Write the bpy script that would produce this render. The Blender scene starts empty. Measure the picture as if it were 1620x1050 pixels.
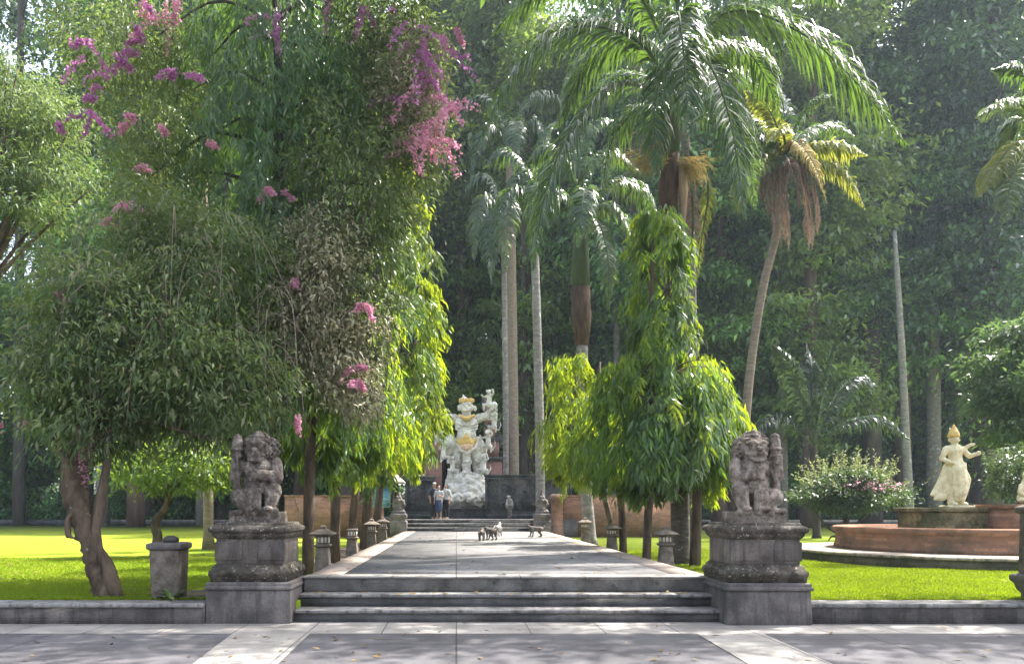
import bpy, bmesh, math, random
import numpy as np
from mathutils import Vector, Matrix
R = math.radians
sc = bpy.context.scene
C = sc.collection
# ------------------------------------------------------------------ camera, sky, sun, exposure
F = 1215.0; CX = 722.0; HY = 802.0; H = 1.6
cam = bpy.data.cameras.new('camera'); camo = bpy.data.objects.new('camera', cam); C.objects.link(camo)
camo.location = (0, 0, H); camo.rotation_euler = (R(90), 0, 0)
cam.sensor_width = 36; cam.lens = 36 * F / 1620
cam.shift_x = (810 - CX) / 1620; cam.shift_y = (HY - 525) / 1620
cam.clip_start = 0.1; cam.clip_end = 1500
sc.camera = camo
SUN = Vector((0.46, 0.30, 0.84)).normalized()
w = bpy.data.worlds.new('World'); sc.world = w; w.use_nodes = True
nt = w.node_tree; bg = nt.nodes['Background']
sky = nt.nodes.new('ShaderNodeTexSky'); sky.sky_type = 'NISHITA'; sky.sun_disc = False
sky.sun_elevation = math.asin(SUN.z); sky.sun_rotation = math.atan2(SUN.x, SUN.y)
sky.air_density = 0.9; sky.dust_density = 4.0
hs = nt.nodes.new('ShaderNodeHueSaturation'); hs.inputs['Saturation'].default_value = .62      # humid, milky sky
nt.links.new(sky.outputs[0], hs.inputs['Color']); nt.links.new(hs.outputs[0], bg.inputs[0]); bg.inputs[1].default_value = 0.15
sl = bpy.data.lights.new('sun', 'SUN'); sl.energy = 4.0; sl.angle = R(0.6); sl.color = (1, .95, .87)
so = bpy.data.objects.new('sun', sl); C.objects.link(so); so.location = (30, 12, 40)
so.rotation_euler = SUN.to_track_quat('Z', 'Y').to_euler()
sc.view_settings.view_transform = 'Standard'; sc.view_settings.look = 'None'
sc.view_settings.exposure = 2.05; sc.view_settings.gamma = 1
sc.render.engine = 'CYCLES'
cy = sc.cycles
cy.max_bounces = 6; cy.diffuse_bounces = 4; cy.glossy_bounces = 2; cy.transmission_bounces = 4
cy.transparent_max_bounces = 6; cy.volume_bounces = 0
cy.use_denoising = True; cy.use_adaptive_sampling = True; cy.adaptive_threshold = 0.02
cy.sample_clamp_indirect = 4; cy.caustics_reflective = False; cy.caustics_refractive = False

def P(px, py, Y):
    return Vector(((px - CX) / F * Y, Y, H - (py - HY) / F * Y))
def GX(px, Y): return (px - CX) / F * Y

# ------------------------------------------------------------------ helpers
def link(name, data, parent=None):
    o = bpy.data.objects.new(name, data); C.objects.link(o)
    if parent is not None: o.parent = parent
    return o
def tag(o, label=None, cat=None, group=None, kind=None):
    if label: o['label'] = label
    if cat: o['category'] = cat
    if group: o['group'] = group
    if kind: o['kind'] = kind
    return o
def empty(name, loc, label, cat, group=None, rz=0):
    o = link(name, None); o.location = loc; o.rotation_euler = (0, 0, rz)
    return tag(o, label, cat, group)
def copy_tree(o, parent=None):
    c = o.copy(); C.objects.link(c); c.parent = parent
    for ch in list(o.children): copy_tree(ch, c)
    return c
def mk(name, V, polys, mat, parent=None, smooth=False):
    """polys: list of int arrays (n,k)"""
    V = np.asarray(V, np.float32).reshape(-1, 3)
    me = bpy.data.meshes.new(name)
    polys = [np.asarray(p, np.int32) for p in polys if len(p)]
    nl = sum(p.size for p in polys); npo = sum(len(p) for p in polys)
    me.vertices.add(len(V)); me.vertices.foreach_set('co', V.ravel())
    me.loops.add(nl); me.polygons.add(npo)
    me.loops.foreach_set('vertex_index', np.concatenate([p.ravel() for p in polys]))
    tot = np.concatenate([np.full(len(p), p.shape[1], np.int32) for p in polys])
    st = np.concatenate([[0], np.cumsum(tot)[:-1]]).astype(np.int32)
    me.polygons.foreach_set('loop_start', st)
    if smooth: me.polygons.foreach_set('use_smooth', np.ones(npo, bool))
    me.update(calc_edges=True); me.validate()
    me.materials.append(mat)
    return link(name, me, parent)
def unit(v): return v / np.maximum(np.linalg.norm(v, axis=-1, keepdims=True), 1e-9)

class MB:
    def __init__(s): s.v = []; s.f = {}; s.n = 0
    def add(s, V, faces):
        V = np.asarray(V, float)
        for f in faces: s.f.setdefault(len(f), []).append([i + s.n for i in f])
        s.v.append(V); s.n += len(V); return s
    def addarr(s, V, arrs):
        for a in arrs:
            a = np.asarray(a)
            if len(a): s.f.setdefault(a.shape[1], []).extend((a + s.n).tolist())
        s.v.append(np.asarray(V, float)); s.n += len(V); return s
    def box(s, x0, x1, y0, y1, z0, z1, top=None, bev=0):
        """top=(dx,dy): inset of the top face"""
        dx, dy = top or (0, 0)
        V = [(x0,y0,z0),(x1,y0,z0),(x1,y1,z0),(x0,y1,z0),(x0+dx,y0+dy,z1),(x1-dx,y0+dy,z1),(x1-dx,y1-dy,z1),(x0+dx,y1-dy,z1)]
        return s.add(V, [(3,2,1,0),(4,5,6,7),(0,1,5,4),(1,2,6,5),(2,3,7,6),(3,0,4,7)])
    def rings(s, secs, cap=True):
        """secs: list of rings (same length) joined in order"""
        n = len(secs[0]); V = [p for r in secs for p in r]; fs = []
        for i in range(len(secs) - 1):
            for j in range(n):
                k = (j + 1) % n
                fs.append((i*n+j, i*n+k, (i+1)*n+k, (i+1)*n+j))
        if cap: fs.append(tuple(range(n))[::-1]); fs.append(tuple((len(secs)-1)*n + j for j in range(n)))
        return s.add(V, fs)
    def sqprof(s, cx, cy, prof, asp=1.0):
        """square-plan moulding: prof = [(half, z)...]"""
        return s.rings([[(cx-h,cy-h*asp,z),(cx+h,cy-h*asp,z),(cx+h,cy+h*asp,z),(cx-h,cy+h*asp,z)] for h, z in prof])
    def lathe(s, cx, cy, prof, n=20):
        return s.rings([[(cx+r*math.cos(2*math.pi*j/n), cy+r*math.sin(2*math.pi*j/n), z) for j in range(n)] for r, z in prof])
    def tube(s, pts, rad, n=8, wob=0, seed=0):
        pts = [Vector(p) for p in pts]; m = len(pts); rg = random.Random(seed)
        if not hasattr(rad, '__len__'): rad = [rad] * m
        ring = []; prev = None
        for i, p in enumerate(pts):
            t = (pts[min(i+1, m-1)] - pts[max(i-1, 0)]).normalized()
            if prev is None:
                u = t.cross(Vector((0,1,0))) if abs(t.y) < .9 else t.cross(Vector((1,0,0)))
            else:
                u = prev - t * prev.dot(t)
            u.normalize(); prev = u; v = t.cross(u)
            ring.append([p + (u*math.cos(a) + v*math.sin(a)) * rad[i] * (1 + wob*(rg.random()-.5)*2)
                         for a in [2*math.pi*j/n for j in range(n)]])
        return s.rings(ring)
    def build(s, name, mat, parent=None, smooth=False):
        return mk(name, np.concatenate(s.v), [np.array(a) for k, a in sorted(s.f.items())], mat, parent, smooth)

def bevel(o, wd=0.012, seg=2):
    m = o.modifiers.new('bevel', 'BEVEL'); m.width = wd; m.segments = seg; m.limit_method = 'ANGLE'; m.angle_limit = R(35)
    return o
def catmull(pts, n):
    pts = [Vector(p) for p in pts]; k = len(pts)
    q = [pts[0]*2 - pts[1]] + pts + [pts[-1]*2 - pts[-2]]
    out = []
    for i in range(n):
        u = i / (n - 1) * (k - 1); j = min(int(u), k - 2); t = u - j
        a, b, c, d = q[j:j+4]
        out.append(0.5*((2*b) + (c-a)*t + (2*a-5*b+4*c-d)*t*t + (3*b-a-3*c+d)*t**3))
    return out

# ---- organic solids: overlapping ellipsoids and tapered limbs fused into one continuous surface
_bm = bmesh.new(); bmesh.ops.create_icosphere(_bm, subdivisions=2, radius=1)
ICO_V = np.array([v.co[:] for v in _bm.verts]); ICO_F = np.array([[v.index for v in f.verts] for f in _bm.faces]); _bm.free()
class Blob:
    def __init__(s): s.m = MB()
    def sph(s, c, r, rot=None):
        r = np.array([r]*3 if not hasattr(r, '__len__') else r)
        V = ICO_V * r
        if rot is not None:
            V = V @ np.array(Matrix.Rotation(R(rot[2]),3,'Z') @ Matrix.Rotation(R(rot[1]),3,'Y') @ Matrix.Rotation(R(rot[0]),3,'X')).T
        s.m.addarr(V + np.array(c), [ICO_F]); return s
    def cap(s, a, b, ra, rb):
        a = Vector(a); b = Vector(b); t = (b-a).normalized()
        pts = [a - t*ra*.98, a - t*ra*.7, a, b, b + t*rb*.7, b + t*rb*.98]
        s.m.tube(pts, [ra*.2, ra*.71, ra, rb, rb*.71, rb*.2], 10); return s
    def chain(s, pts, rad):
        for i in range(len(pts)-1): s.cap(pts[i], pts[i+1], rad[i], rad[i+1])
        return s
    def box(s, *a, **k): s.m.box(*a, **k); return s
    def curl(s, c, Rr, r, n=9, axis='y', turns=1.0):
        pts = []
        for i in range(n+1):
            a = 2*math.pi*turns*i/n; rr = Rr*(1-.5*i/n)
            d = Vector((math.cos(a)*rr, 0, math.sin(a)*rr)) if axis == 'y' else Vector((0, math.cos(a)*rr, math.sin(a)*rr))
            pts.append(Vector(c) + d)
        s.m.tube(pts, r, 6); return s
    def build(s, name, mat, parent=None, voxel=.02, disp=0, dsize=.08, smooth=2):
        o = s.m.build(name, mat, parent, True)
        m = o.modifiers.new('remesh', 'REMESH'); m.mode = 'VOXEL'; m.voxel_size = voxel; m.use_smooth_shade = True
        if smooth:
            k = o.modifiers.new('smooth', 'SMOOTH'); k.iterations = smooth; k.factor = .5
        if disp:
            tx = bpy.data.textures.new(name + '_carving', 'CLOUDS'); tx.noise_scale = dsize; tx.noise_depth = 3
            d = o.modifiers.new('displace', 'DISPLACE'); d.texture = tx; d.strength = disp; d.mid_level = .5; d.texture_coords = 'LOCAL'
        return o

# ------------------------------------------------------------------ materials
def newmat(name):
    m = bpy.data.materials.new(name); m.use_nodes = True
    n = m.node_tree.nodes; n.clear()
    out = n.new('ShaderNodeOutputMaterial')
    return m, n, m.node_tree.links, out
def ramp(n, stops):
    r = n.new('ShaderNodeValToRGB'); e = r.color_ramp.elements
    while len(e) < len(stops): e.new(.5)
    for i, (p, c) in enumerate(stops): e[i].position = p; e[i].color = (*c, 1)
    return r
def noise(n, l, co, scale, detail=6, rough=.6, dist=0):
    t = n.new('ShaderNodeTexNoise'); t.inputs['Scale'].default_value = scale; t.inputs['Detail'].default_value = detail
    t.inputs['Roughness'].default_value = rough; t.inputs['Distortion'].default_value = dist
    l.new(co, t.inputs['Vector']); return t
def mixc(n, l, fac, a, b, mode='MIX'):
    m = n.new('ShaderNodeMix'); m.data_type = 'RGBA'; m.blend_type = mode
    for s, v in ((m.inputs[0], fac), (m.inputs[6], a), (m.inputs[7], b)):
        if hasattr(v, 'is_linked'): l.new(v, s)
        elif hasattr(v, '__len__'): s.default_value = (*v[:3], 1)
        else: s.default_value = v
    return m.outputs[2]
def stone(name, cols, scale=3, rough=.9, bump=.35, lichen=None, lam=.6, moss=None, mam=.5, streak=None, fine=40, spec=.3):
    m, n, l, out = newmat(name)
    tc = n.new('ShaderNodeTexCoord'); co = tc.outputs['Object']
    oi = n.new('ShaderNodeObjectInfo')
    ad = n.new('ShaderNodeVectorMath'); ad.operation = 'ADD'; l.new(co, ad.inputs[0])
    sc_ = n.new('ShaderNodeVectorMath'); sc_.operation = 'SCALE'; l.new(oi.outputs['Location'], sc_.inputs[0]); sc_.inputs[3].default_value = .37
    l.new(sc_.outputs[0], ad.inputs[1]); co = ad.outputs[0]
    a = noise(n, l, co, scale); b = noise(n, l, co, fine, 4)
    k = len(cols)
    r = ramp(n, [(.3 + .4*i/(k-1), c) for i, c in enumerate(cols)]); l.new(a.outputs[0], r.inputs[0])
    col = mixc(n, l, .35, r.outputs[0], ramp_out(n, l, b, [(.3, (.25,.25,.25)), (.7, (.75,.75,.75))]), 'OVERLAY')
    if streak:
        mp = n.new('ShaderNodeMapping'); mp.inputs['Scale'].default_value = (1, 1, .12); l.new(co, mp.inputs[0])
        st = noise(n, l, mp.outputs[0], 9, 4)
        col = mixc(n, l, ramp_out(n, l, st, [(.48, (0,0,0)), (.66, (.8,.8,.8))]), col, streak)
    if lichen:
        t = noise(n, l, co, scale*4.3, 5, .65, .4)
        col = mixc(n, l, ramp_out(n, l, t, [(lam, (0,0,0)), (lam+.05, (.85,.85,.85))]), col, lichen)
    if moss:
        t = noise(n, l, co, scale*1.7, 6, .7)
        col = mixc(n, l, ramp_out(n, l, t, [(mam, (0,0,0)), (mam+.12, (.9,.9,.9))]), col, moss)
    p = n.new('ShaderNodeBsdfPrincipled'); l.new(col, p.inputs['Base Color']); p.inputs['Roughness'].default_value = rough
    p.inputs['Specular IOR Level'].default_value = spec
    bp = n.new('ShaderNodeBump'); bp.inputs['Strength'].default_value = bump; bp.inputs['Distance'].default_value = .03
    ma = n.new('ShaderNodeMath'); ma.operation = 'ADD'; l.new(a.outputs[0], ma.inputs[0]); l.new(b.outputs[0], ma.inputs[1])
    l.new(ma.outputs[0], bp.inputs['Height']); l.new(bp.outputs[0], p.inputs['Normal'])
    l.new(p.outputs[0], out.inputs[0]); return m
def ramp_out(n, l, t, stops):
    r = ramp(n, stops); l.new(t.outputs[0], r.inputs[0]); return r.outputs[0]
def leafmat(name, cols, trans, tw=.45, rough=.45, spec=.4, varscale=.6, vary=.35):
    """cols: ramp over a random number per leaf; trans: colour of light coming through"""
    m, n, l, out = newmat(name)
    g = n.new('ShaderNodeNewGeometry'); k = len(cols)
    r = ramp(n, [(i/(k-1), c) for i, c in enumerate(cols)]); l.new(g.outputs['Random Per Island'], r.inputs[0])
    tc = n.new('ShaderNodeTexCoord'); t = noise(n, l, tc.outputs['Object'], varscale, 3)
    v = ramp_out(n, l, t, [(.3, (1-vary,)*3), (.7, (1+vary*.6, 1+vary*.6, 1+vary*.3))])
    col = mixc(n, l, 1.0, r.outputs[0], v, 'MULTIPLY')
    p = n.new('ShaderNodeBsdfPrincipled'); l.new(col, p.inputs['Base Color']); p.inputs['Roughness'].default_value = rough
    p.inputs['Specular IOR Level'].default_value = spec
    tr = n.new('ShaderNodeBsdfTranslucent')
    tcx = mixc(n, l, 1.0, v, trans, 'MULTIPLY'); l.new(tcx, tr.inputs[0])
    mx = n.new('ShaderNodeMixShader'); mx.inputs[0].default_value = tw
    l.new(p.outputs[0], mx.inputs[1]); l.new(tr.outputs[0], mx.inputs[2]); l.new(mx.outputs[0], out.inputs[0])
    return m
def bark(name, c1, c2, rings=0, scale=6, lich=None, lam=.62):
    m, n, l, out = newmat(name)
    tc = n.new('ShaderNodeTexCoord'); mp = n.new('ShaderNodeMapping'); l.new(tc.outputs['Object'], mp.inputs[0])
    mp.inputs['Scale'].default_value = (1, 1, 4.0 if rings else .22)
    t = noise(n, l, mp.outputs[0], scale, 6, .65); t2 = noise(n, l, tc.outputs['Object'], scale*.5, 4)
    col = ramp_out(n, l, t, [(.3, c1), (.7, c2)])
    if lich: col = mixc(n, l, ramp_out(n, l, noise(n, l, tc.outputs['Object'], scale*1.3, 5), [(lam, (0,0,0)), (lam+.06, (.9,.9,.9))]), col, lich)
    p = n.new('ShaderNodeBsdfPrincipled'); l.new(col, p.inputs['Base Color']); p.inputs['Roughness'].default_value = .9
    p.inputs['Specular IOR Level'].default_value = .2
    bp = n.new('ShaderNodeBump'); bp.inputs['Strength'].default_value = .6; bp.inputs['Distance'].default_value = .03
    ma = n.new('ShaderNodeMath'); ma.operation = 'ADD'; l.new(t.outputs[0], ma.inputs[0]); l.new(t2.outputs[0], ma.inputs[1])
    l.new(ma.outputs[0], bp.inputs['Height']); l.new(bp.outputs[0], p.inputs['Normal']); l.new(p.outputs[0], out.inputs[0])
    return m
def plain(name, c, rough=.6, var=.25, scale=8, metal=0):
    m, n, l, out = newmat(name)
    tc = n.new('ShaderNodeTexCoord'); t = noise(n, l, tc.outputs['Object'], scale, 5)
    col = mixc(n, l, 1.0, c, ramp_out(n, l, t, [(.3, (1-var,)*3), (.7, (1+var*.4,)*3)]), 'MULTIPLY')
    p = n.new('ShaderNodeBsdfPrincipled'); l.new(col, p.inputs['Base Color']); p.inputs['Roughness'].default_value = rough
    p.inputs['Metallic'].default_value = metal
    l.new(p.outputs[0], out.inputs[0]); return m
def brickmat(name, c1, c2, mortar, bw=.24, bh=.07, dirt=(.1,.09,.06), ms=.01, axis='XZ', dam=.52):
    m, n, l, out = newmat(name)
    tc = n.new('ShaderNodeTexCoord'); mp = n.new('ShaderNodeMapping'); l.new(tc.outputs['Object'], mp.inputs[0])
    if axis == 'XZ': mp.inputs['Rotation'].default_value = (R(-90), 0, 0)
    b = n.new('ShaderNodeTexBrick'); l.new(mp.outputs[0], b.inputs['Vector']); b.inputs['Scale'].default_value = 1
    b.inputs['Brick Width'].default_value = bw; b.inputs['Row Height'].default_value = bh; b.inputs['Mortar Size'].default_value = ms
    b.inputs['Color1'].default_value = (*c1, 1); b.inputs['Color2'].default_value = (*c2, 1); b.inputs['Mortar'].default_value = (*mortar, 1)
    t = noise(n, l, tc.outputs['Object'], 1.3, 7, .7); t2 = noise(n, l, tc.outputs['Object'], 30, 4)
    col = mixc(n, l, ramp_out(n, l, t, [(dam, (0,0,0)), (dam+.2, (.85,.85,.85))]), b.outputs[0], dirt)
    col = mixc(n, l, .5, col, ramp_out(n, l, t2, [(.3, (.3,.3,.3)), (.7, (.7,.7,.7))]), 'OVERLAY')
    p = n.new('ShaderNodeBsdfPrincipled'); l.new(col, p.inputs['Base Color']); p.inputs['Roughness'].default_value = .92
    p.inputs['Specular IOR Level'].default_value = .2
    bp = n.new('ShaderNodeBump'); bp.inputs['Strength'].default_value = .4; bp.inputs['Distance'].default_value = .02
    l.new(t2.outputs[0], bp.inputs['Height']); l.new(bp.outputs[0], p.inputs['Normal']); l.new(p.outputs[0], out.inputs[0])
    return m

M = {}
M['stone_dark'] = stone('stone_dark', [(.05,.045,.042),(.125,.11,.103),(.2,.175,.16)], 2.2, lichen=(.42,.40,.37), lam=.64, moss=(.05,.055,.025), mam=.6)
M['stone_plinth'] = stone('stone_plinth', [(.05,.042,.038),(.125,.11,.10),(.215,.19,.175)], 2.3, streak=(.06,.055,.055), moss=(.07,.07,.055), mam=.66)
M['stone_die'] = stone('stone_die', [(.05,.04,.034),(.125,.105,.09),(.21,.18,.155)], 2.4, streak=(.05,.045,.04), lichen=(.36,.34,.30), lam=.68)
M['stone_mossy'] = stone('stone_mossy', [(.028,.023,.017),(.075,.064,.05),(.16,.14,.11)], 5, bump=.7, lichen=(.42,.39,.32), lam=.6, moss=(.06,.06,.025), mam=.58)
M['stone_lion'] = stone('stone_lion', [(.03,.024,.019),(.115,.093,.076),(.30,.26,.22)], 8, bump=.8, lichen=(.62,.59,.53), lam=.63, moss=(.04,.036,.028), mam=.57)
M['stone_lion_tan'] = stone('stone_lion_tan', [(.052,.038,.029),(.21,.17,.135),(.41,.345,.28)], 7, bump=.8, lichen=(.6,.56,.5), lam=.66, moss=(.06,.04,.027), mam=.58)
M['stone_lantern'] = stone('stone_lantern', [(.07,.057,.045),(.14,.115,.093),(.22,.185,.15)], 6, lichen=(.4,.37,.3), lam=.66, moss=(.09,.095,.04), mam=.58)
M['stone_wall'] = stone('stone_wall', [(.035,.035,.037),(.075,.075,.075),(.13,.13,.125)], 2.5, bump=.6, lichen=(.3,.31,.3), lam=.66, moss=(.035,.05,.02), mam=.55)
M['kerb_face'] = stone('kerb_face', [(.055,.05,.043),(.13,.12,.108),(.22,.205,.185)], 2.2, moss=(.035,.04,.02), mam=.55, bump=.4)
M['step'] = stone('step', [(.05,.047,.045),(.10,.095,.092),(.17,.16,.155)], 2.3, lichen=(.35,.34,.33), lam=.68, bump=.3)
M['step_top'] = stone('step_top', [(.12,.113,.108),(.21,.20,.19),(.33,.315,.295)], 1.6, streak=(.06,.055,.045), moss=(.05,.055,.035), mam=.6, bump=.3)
M['white_stone'] = stone('white_stone', [(.36,.34,.29),(.62,.60,.53),(.78,.76,.70)], 3.4, bump=.7, moss=(.24,.26,.2), mam=.62, fine=18)
M['cream'] = stone('cream', [(.5,.42,.24),(.72,.64,.42),(.8,.74,.56)], 5, bump=.25, fine=30)
M['gold'] = stone('gold', [(.45,.27,.06),(.62,.42,.12),(.7,.52,.2)], 5, rough=.45, bump=.2)
M['pink_cloth'] = stone('pink_cloth', [(.5,.3,.18),(.62,.42,.28),(.7,.55,.4)], 5, bump=.3)
M['brick_red'] = brickmat('brick_red', (.38,.185,.12), (.22,.11,.075), (.28,.2,.15), .28, .09, dirt=(.13,.1,.075), dam=.46)
M['brick_gate'] = brickmat('brick_gate', (.30,.15,.125), (.22,.11,.095), (.25,.17,.14), .3, .1, dirt=(.09,.08,.07), dam=.5)
M['brick_orange'] = brickmat('brick_orange', (.40,.20,.115), (.22,.11,.07), (.2,.15,.11), .3, .085, dirt=(.10,.075,.05), dam=.43)
M['plaster_ledge'] = stone('plaster_ledge', [(.2,.16,.12),(.32,.27,.215),(.4,.35,.29)], 2, streak=(.08,.07,.05), bump=.2)
M['ledge_side'] = stone('ledge_side', [(.05,.045,.03),(.1,.09,.06),(.17,.14,.1)], 2.5, moss=(.05,.06,.02), mam=.52, bump=.4)
M['mossy_block'] = stone('mossy_block', [(.06,.055,.03),(.13,.11,.06),(.3,.25,.13)], 2.2, moss=(.04,.05,.015), mam=.5, bump=.5)
M['trunk_brown'] = bark('trunk_brown', (.03,.021,.015), (.17,.125,.085), lich=(.28,.27,.22), lam=.66)
M['trunk_dark'] = bark('trunk_dark', (.03,.024,.02), (.10,.085,.07))
M['trunk_forest'] = bark('trunk_forest', (.035,.028,.025), (.12,.10,.088), scale=2)
M['trunk_forest_red'] = bark('trunk_forest_red', (.06,.038,.03), (.17,.115,.095), scale=2)
M['trunk_grey'] = bark('trunk_grey', (.12,.11,.10), (.30,.28,.25), rings=1, scale=3, lich=(.42,.41,.37), lam=.6)
M['trunk_palm'] = bark('trunk_palm', (.05,.042,.035), (.16,.135,.11), rings=1, scale=4, lich=(.42,.43,.36), lam=.62)
M['trunk_fibre'] = bark('trunk_fibre', (.035,.022,.015), (.14,.09,.06), scale=9)
M['crownshaft'] = bark('crownshaft', (.05,.07,.035), (.11,.14,.065), scale=4)
M['trunk_coconut'] = bark('trunk_coconut', (.14,.11,.085), (.32,.26,.2), rings=1, scale=4)
M['dead_frond'] = leafmat('dead_frond', [(.22,.145,.12),(.34,.245,.21),(.46,.36,.32)], (.3,.2,.16), .25, .8, .1)
M['sheath'] = bark('sheath', (.25,.16,.1), (.45,.33,.22), scale=8)
M['flower_stalk'] = leafmat('flower_stalk', [(.28,.2,.08),(.4,.3,.12),(.5,.4,.18)], (.4,.3,.1), .25, .8, .1)
M['mast'] = leafmat('mast', [(0.025,0.063,0.023),(0.037,0.095,0.028),(0.053,0.127,0.033),(0.076,0.158,0.035),(0.140,0.216,0.037)], (0.273,0.431,0.031), .42, .28, .55, .8)
M['mast_dark'] = leafmat('mast_dark', [(0.027,0.060,0.030),(0.042,0.090,0.036),(0.060,0.128,0.042),(0.090,0.180,0.045)], (0.195,0.345,0.045), .38, .35, .5, .6)
M['mast_bright'] = leafmat('mast_bright', [(.05,.11,.02),(.08,.17,.02),(.13,.22,.02),(.2,.28,.03)], (.45,.55,.02), .5, .35, .45, .8)
M['vine'] = leafmat('vine', [(0.046,0.078,0.034),(0.078,0.124,0.046),(0.116,0.171,0.062),(0.171,0.217,0.093),(0.217,0.186,0.124)], (0.240,0.330,0.075), .38, .45, .35, .7, .45)
M['vine_dry'] = leafmat('vine_dry', [(.19,.185,.10),(.32,.29,.19),(.44,.40,.29),(.13,.18,.06),(.52,.46,.38)], (.34,.32,.18), .34, .6, .3, 1.2)
M['bract'] = leafmat('bract', [(.36,.09,.29),(.46,.16,.39),(.52,.25,.46),(.58,.38,.5)], (.55,.2,.47), .5, .6, .2, 1.5, .2)
M['bract_pale'] = leafmat('bract_pale', [(.55,.25,.4),(.62,.35,.48),(.66,.42,.42),(.5,.2,.4)], (.8,.35,.5), .5, .6, .2, 1.5, .2)
M['palm'] = leafmat('palm', [(.024,.055,.03),(.036,.075,.036),(.05,.10,.04),(.065,.13,.045)], (.16,.28,.03), .33, .25, .7, .5, .25)
M['palm_grey'] = leafmat('palm_grey', [(.05,.085,.05),(.08,.12,.06),(.11,.15,.07)], (.22,.32,.06), .4, .35, .6, .5, .25)
M['palm_yellow'] = leafmat('palm_yellow', [(.10,.14,.035),(.17,.2,.05),(.27,.27,.08)], (.40,.42,.05), .45, .45, .3, .5, .25)
M['palm_dark'] = leafmat('palm_dark', [(.018,.035,.022),(.028,.05,.03),(.04,.07,.036)], (.08,.14,.04), .3, .3, .6, .5, .25)
M['feather'] = leafmat('feather', [(.06,.10,.04),(.09,.14,.05),(.13,.19,.08)], (.20,.28,.07), .42, .5, .3, .5, .3)
M['bright_leaf'] = leafmat('bright_leaf', [(.045,.10,.025),(.075,.15,.03),(.12,.21,.05)], (.32,.44,.05), .48, .4, .4, .8, .3)
M['soft_leaf'] = leafmat('soft_leaf', [(.04,.085,.035),(.06,.115,.045),(.09,.15,.06)], (.14,.23,.06), .38, .4, .4, .5, .35)
M['forest_a'] = leafmat('forest_a', [(0.020,0.051,0.023),(0.059,0.139,0.054),(0.123,0.275,0.092),(0.220,0.463,0.138)], (0.189,0.378,0.066), .34, .28, .7, .35, .6)
M['forest_b'] = leafmat('forest_b', [(0.027,0.059,0.022),(0.080,0.169,0.050),(0.158,0.317,0.086),(0.302,0.567,0.132)], (0.302,0.511,0.076), .34, .28, .7, .35, .6)
M['forest_c'] = leafmat('forest_c', [(0.023,0.046,0.028),(0.077,0.155,0.082),(0.180,0.321,0.161)], (0.169,0.302,0.095), .34, .28, .7, .35, .6)
M['forest_d'] = leafmat('forest_d', [(0.034,0.061,0.020),(0.113,0.190,0.053),(0.261,0.402,0.119)], (0.364,0.504,0.084), .42, .28, .7, .35, .6)
M['shrub'] = leafmat('shrub', [(.03,.06,.03),(.05,.09,.04),(.075,.12,.05)], (.14,.22,.05), .36, .4, .4, .6)
M['shrub_pale'] = leafmat('shrub_pale', [(0.110,0.143,0.055),(0.165,0.198,0.099),(0.220,0.242,0.138)], (0.315,0.350,0.140), .45, .5, .3, 1)
M['litter'] = leafmat('litter', [(.10,.06,.03),(.2,.13,.06),(.3,.2,.08),(.14,.13,.05)], (.2,.12,.05), .2, .7, .2, 1)
M['agave'] = leafmat('agave', [(.1,.14,.08),(.14,.19,.1),(.2,.25,.14)], (.2,.3,.1), .3, .4, .4, 3)
M['grass'] = leafmat('grass', [(.13,.21,.012),(.18,.27,.014),(.24,.31,.02)], (.32,.42,.012), .4, .6, .2, .4, .2)
M['fur'] = stone('fur', [(.06,.05,.042),(.12,.10,.088),(.2,.17,.15)], 9, bump=.3, fine=90)
M['fur_pale'] = stone('fur_pale', [(.2,.18,.16),(.3,.27,.245),(.4,.37,.34)], 9, bump=.3, fine=90)
M['skin'] = plain('skin', (.42,.25,.17), .5, .1)
M['navy'] = plain('navy', (.02,.025,.045), .8, .3)
M['blue_denim'] = plain('blue_denim', (.03,.05,.12), .8, .3)
M['black_cloth'] = plain('black_cloth', (.018,.018,.02), .8, .3)
M['white_cloth'] = plain('white_cloth', (.42,.41,.41), .8, .15)
M['grey_cloth'] = plain('grey_cloth', (.42,.43,.42), .8, .2)
M['hair'] = plain('hair', (.015,.012,.01), .5, .2)
M['wood'] = plain('wood', (.12,.08,.05), .7, .4)
M['pane_white'] = plain('pane_white', (.62,.56,.48), .6, .15)
M['dark_hole'] = plain('dark_hole', (.02,.02,.02), .9, .2)
M['clay'] = plain('clay', (.05,.045,.04), .7, .3)
M['thatch'] = plain('thatch', (.34,.32,.26), .9, .4, 20)

def groundmat(name, cols, scale, fine, bump=.2, extra=None, rough=.92):
    m, n, l, out = newmat(name)
    tc = n.new('ShaderNodeTexCoord'); co = tc.outputs['Object']
    a = noise(n, l, co, scale, 7, .62); b = noise(n, l, co, fine, 3, .7); k = len(cols)
    col = ramp_out(n, l, a, [(.3+.4*i/(k-1), c) for i, c in enumerate(cols)])
    col = mixc(n, l, .5, col, ramp_out(n, l, b, [(.3, (.3,.3,.3)), (.7, (.7,.7,.7))]), 'OVERLAY')
    if extra: col = extra(n, l, co, col)
    p = n.new('ShaderNodeBsdfPrincipled'); l.new(col, p.inputs['Base Color']); p.inputs['Roughness'].default_value = rough
    p.inputs['Specular IOR Level'].default_value = .25
    bp = n.new('ShaderNodeBump'); bp.inputs['Strength'].default_value = bump; bp.inputs['Distance'].default_value = .01
    l.new(b.outputs[0], bp.inputs['Height']); l.new(bp.outputs[0], p.inputs['Normal']); l.new(p.outputs[0], out.inputs[0])
    return m
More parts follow.
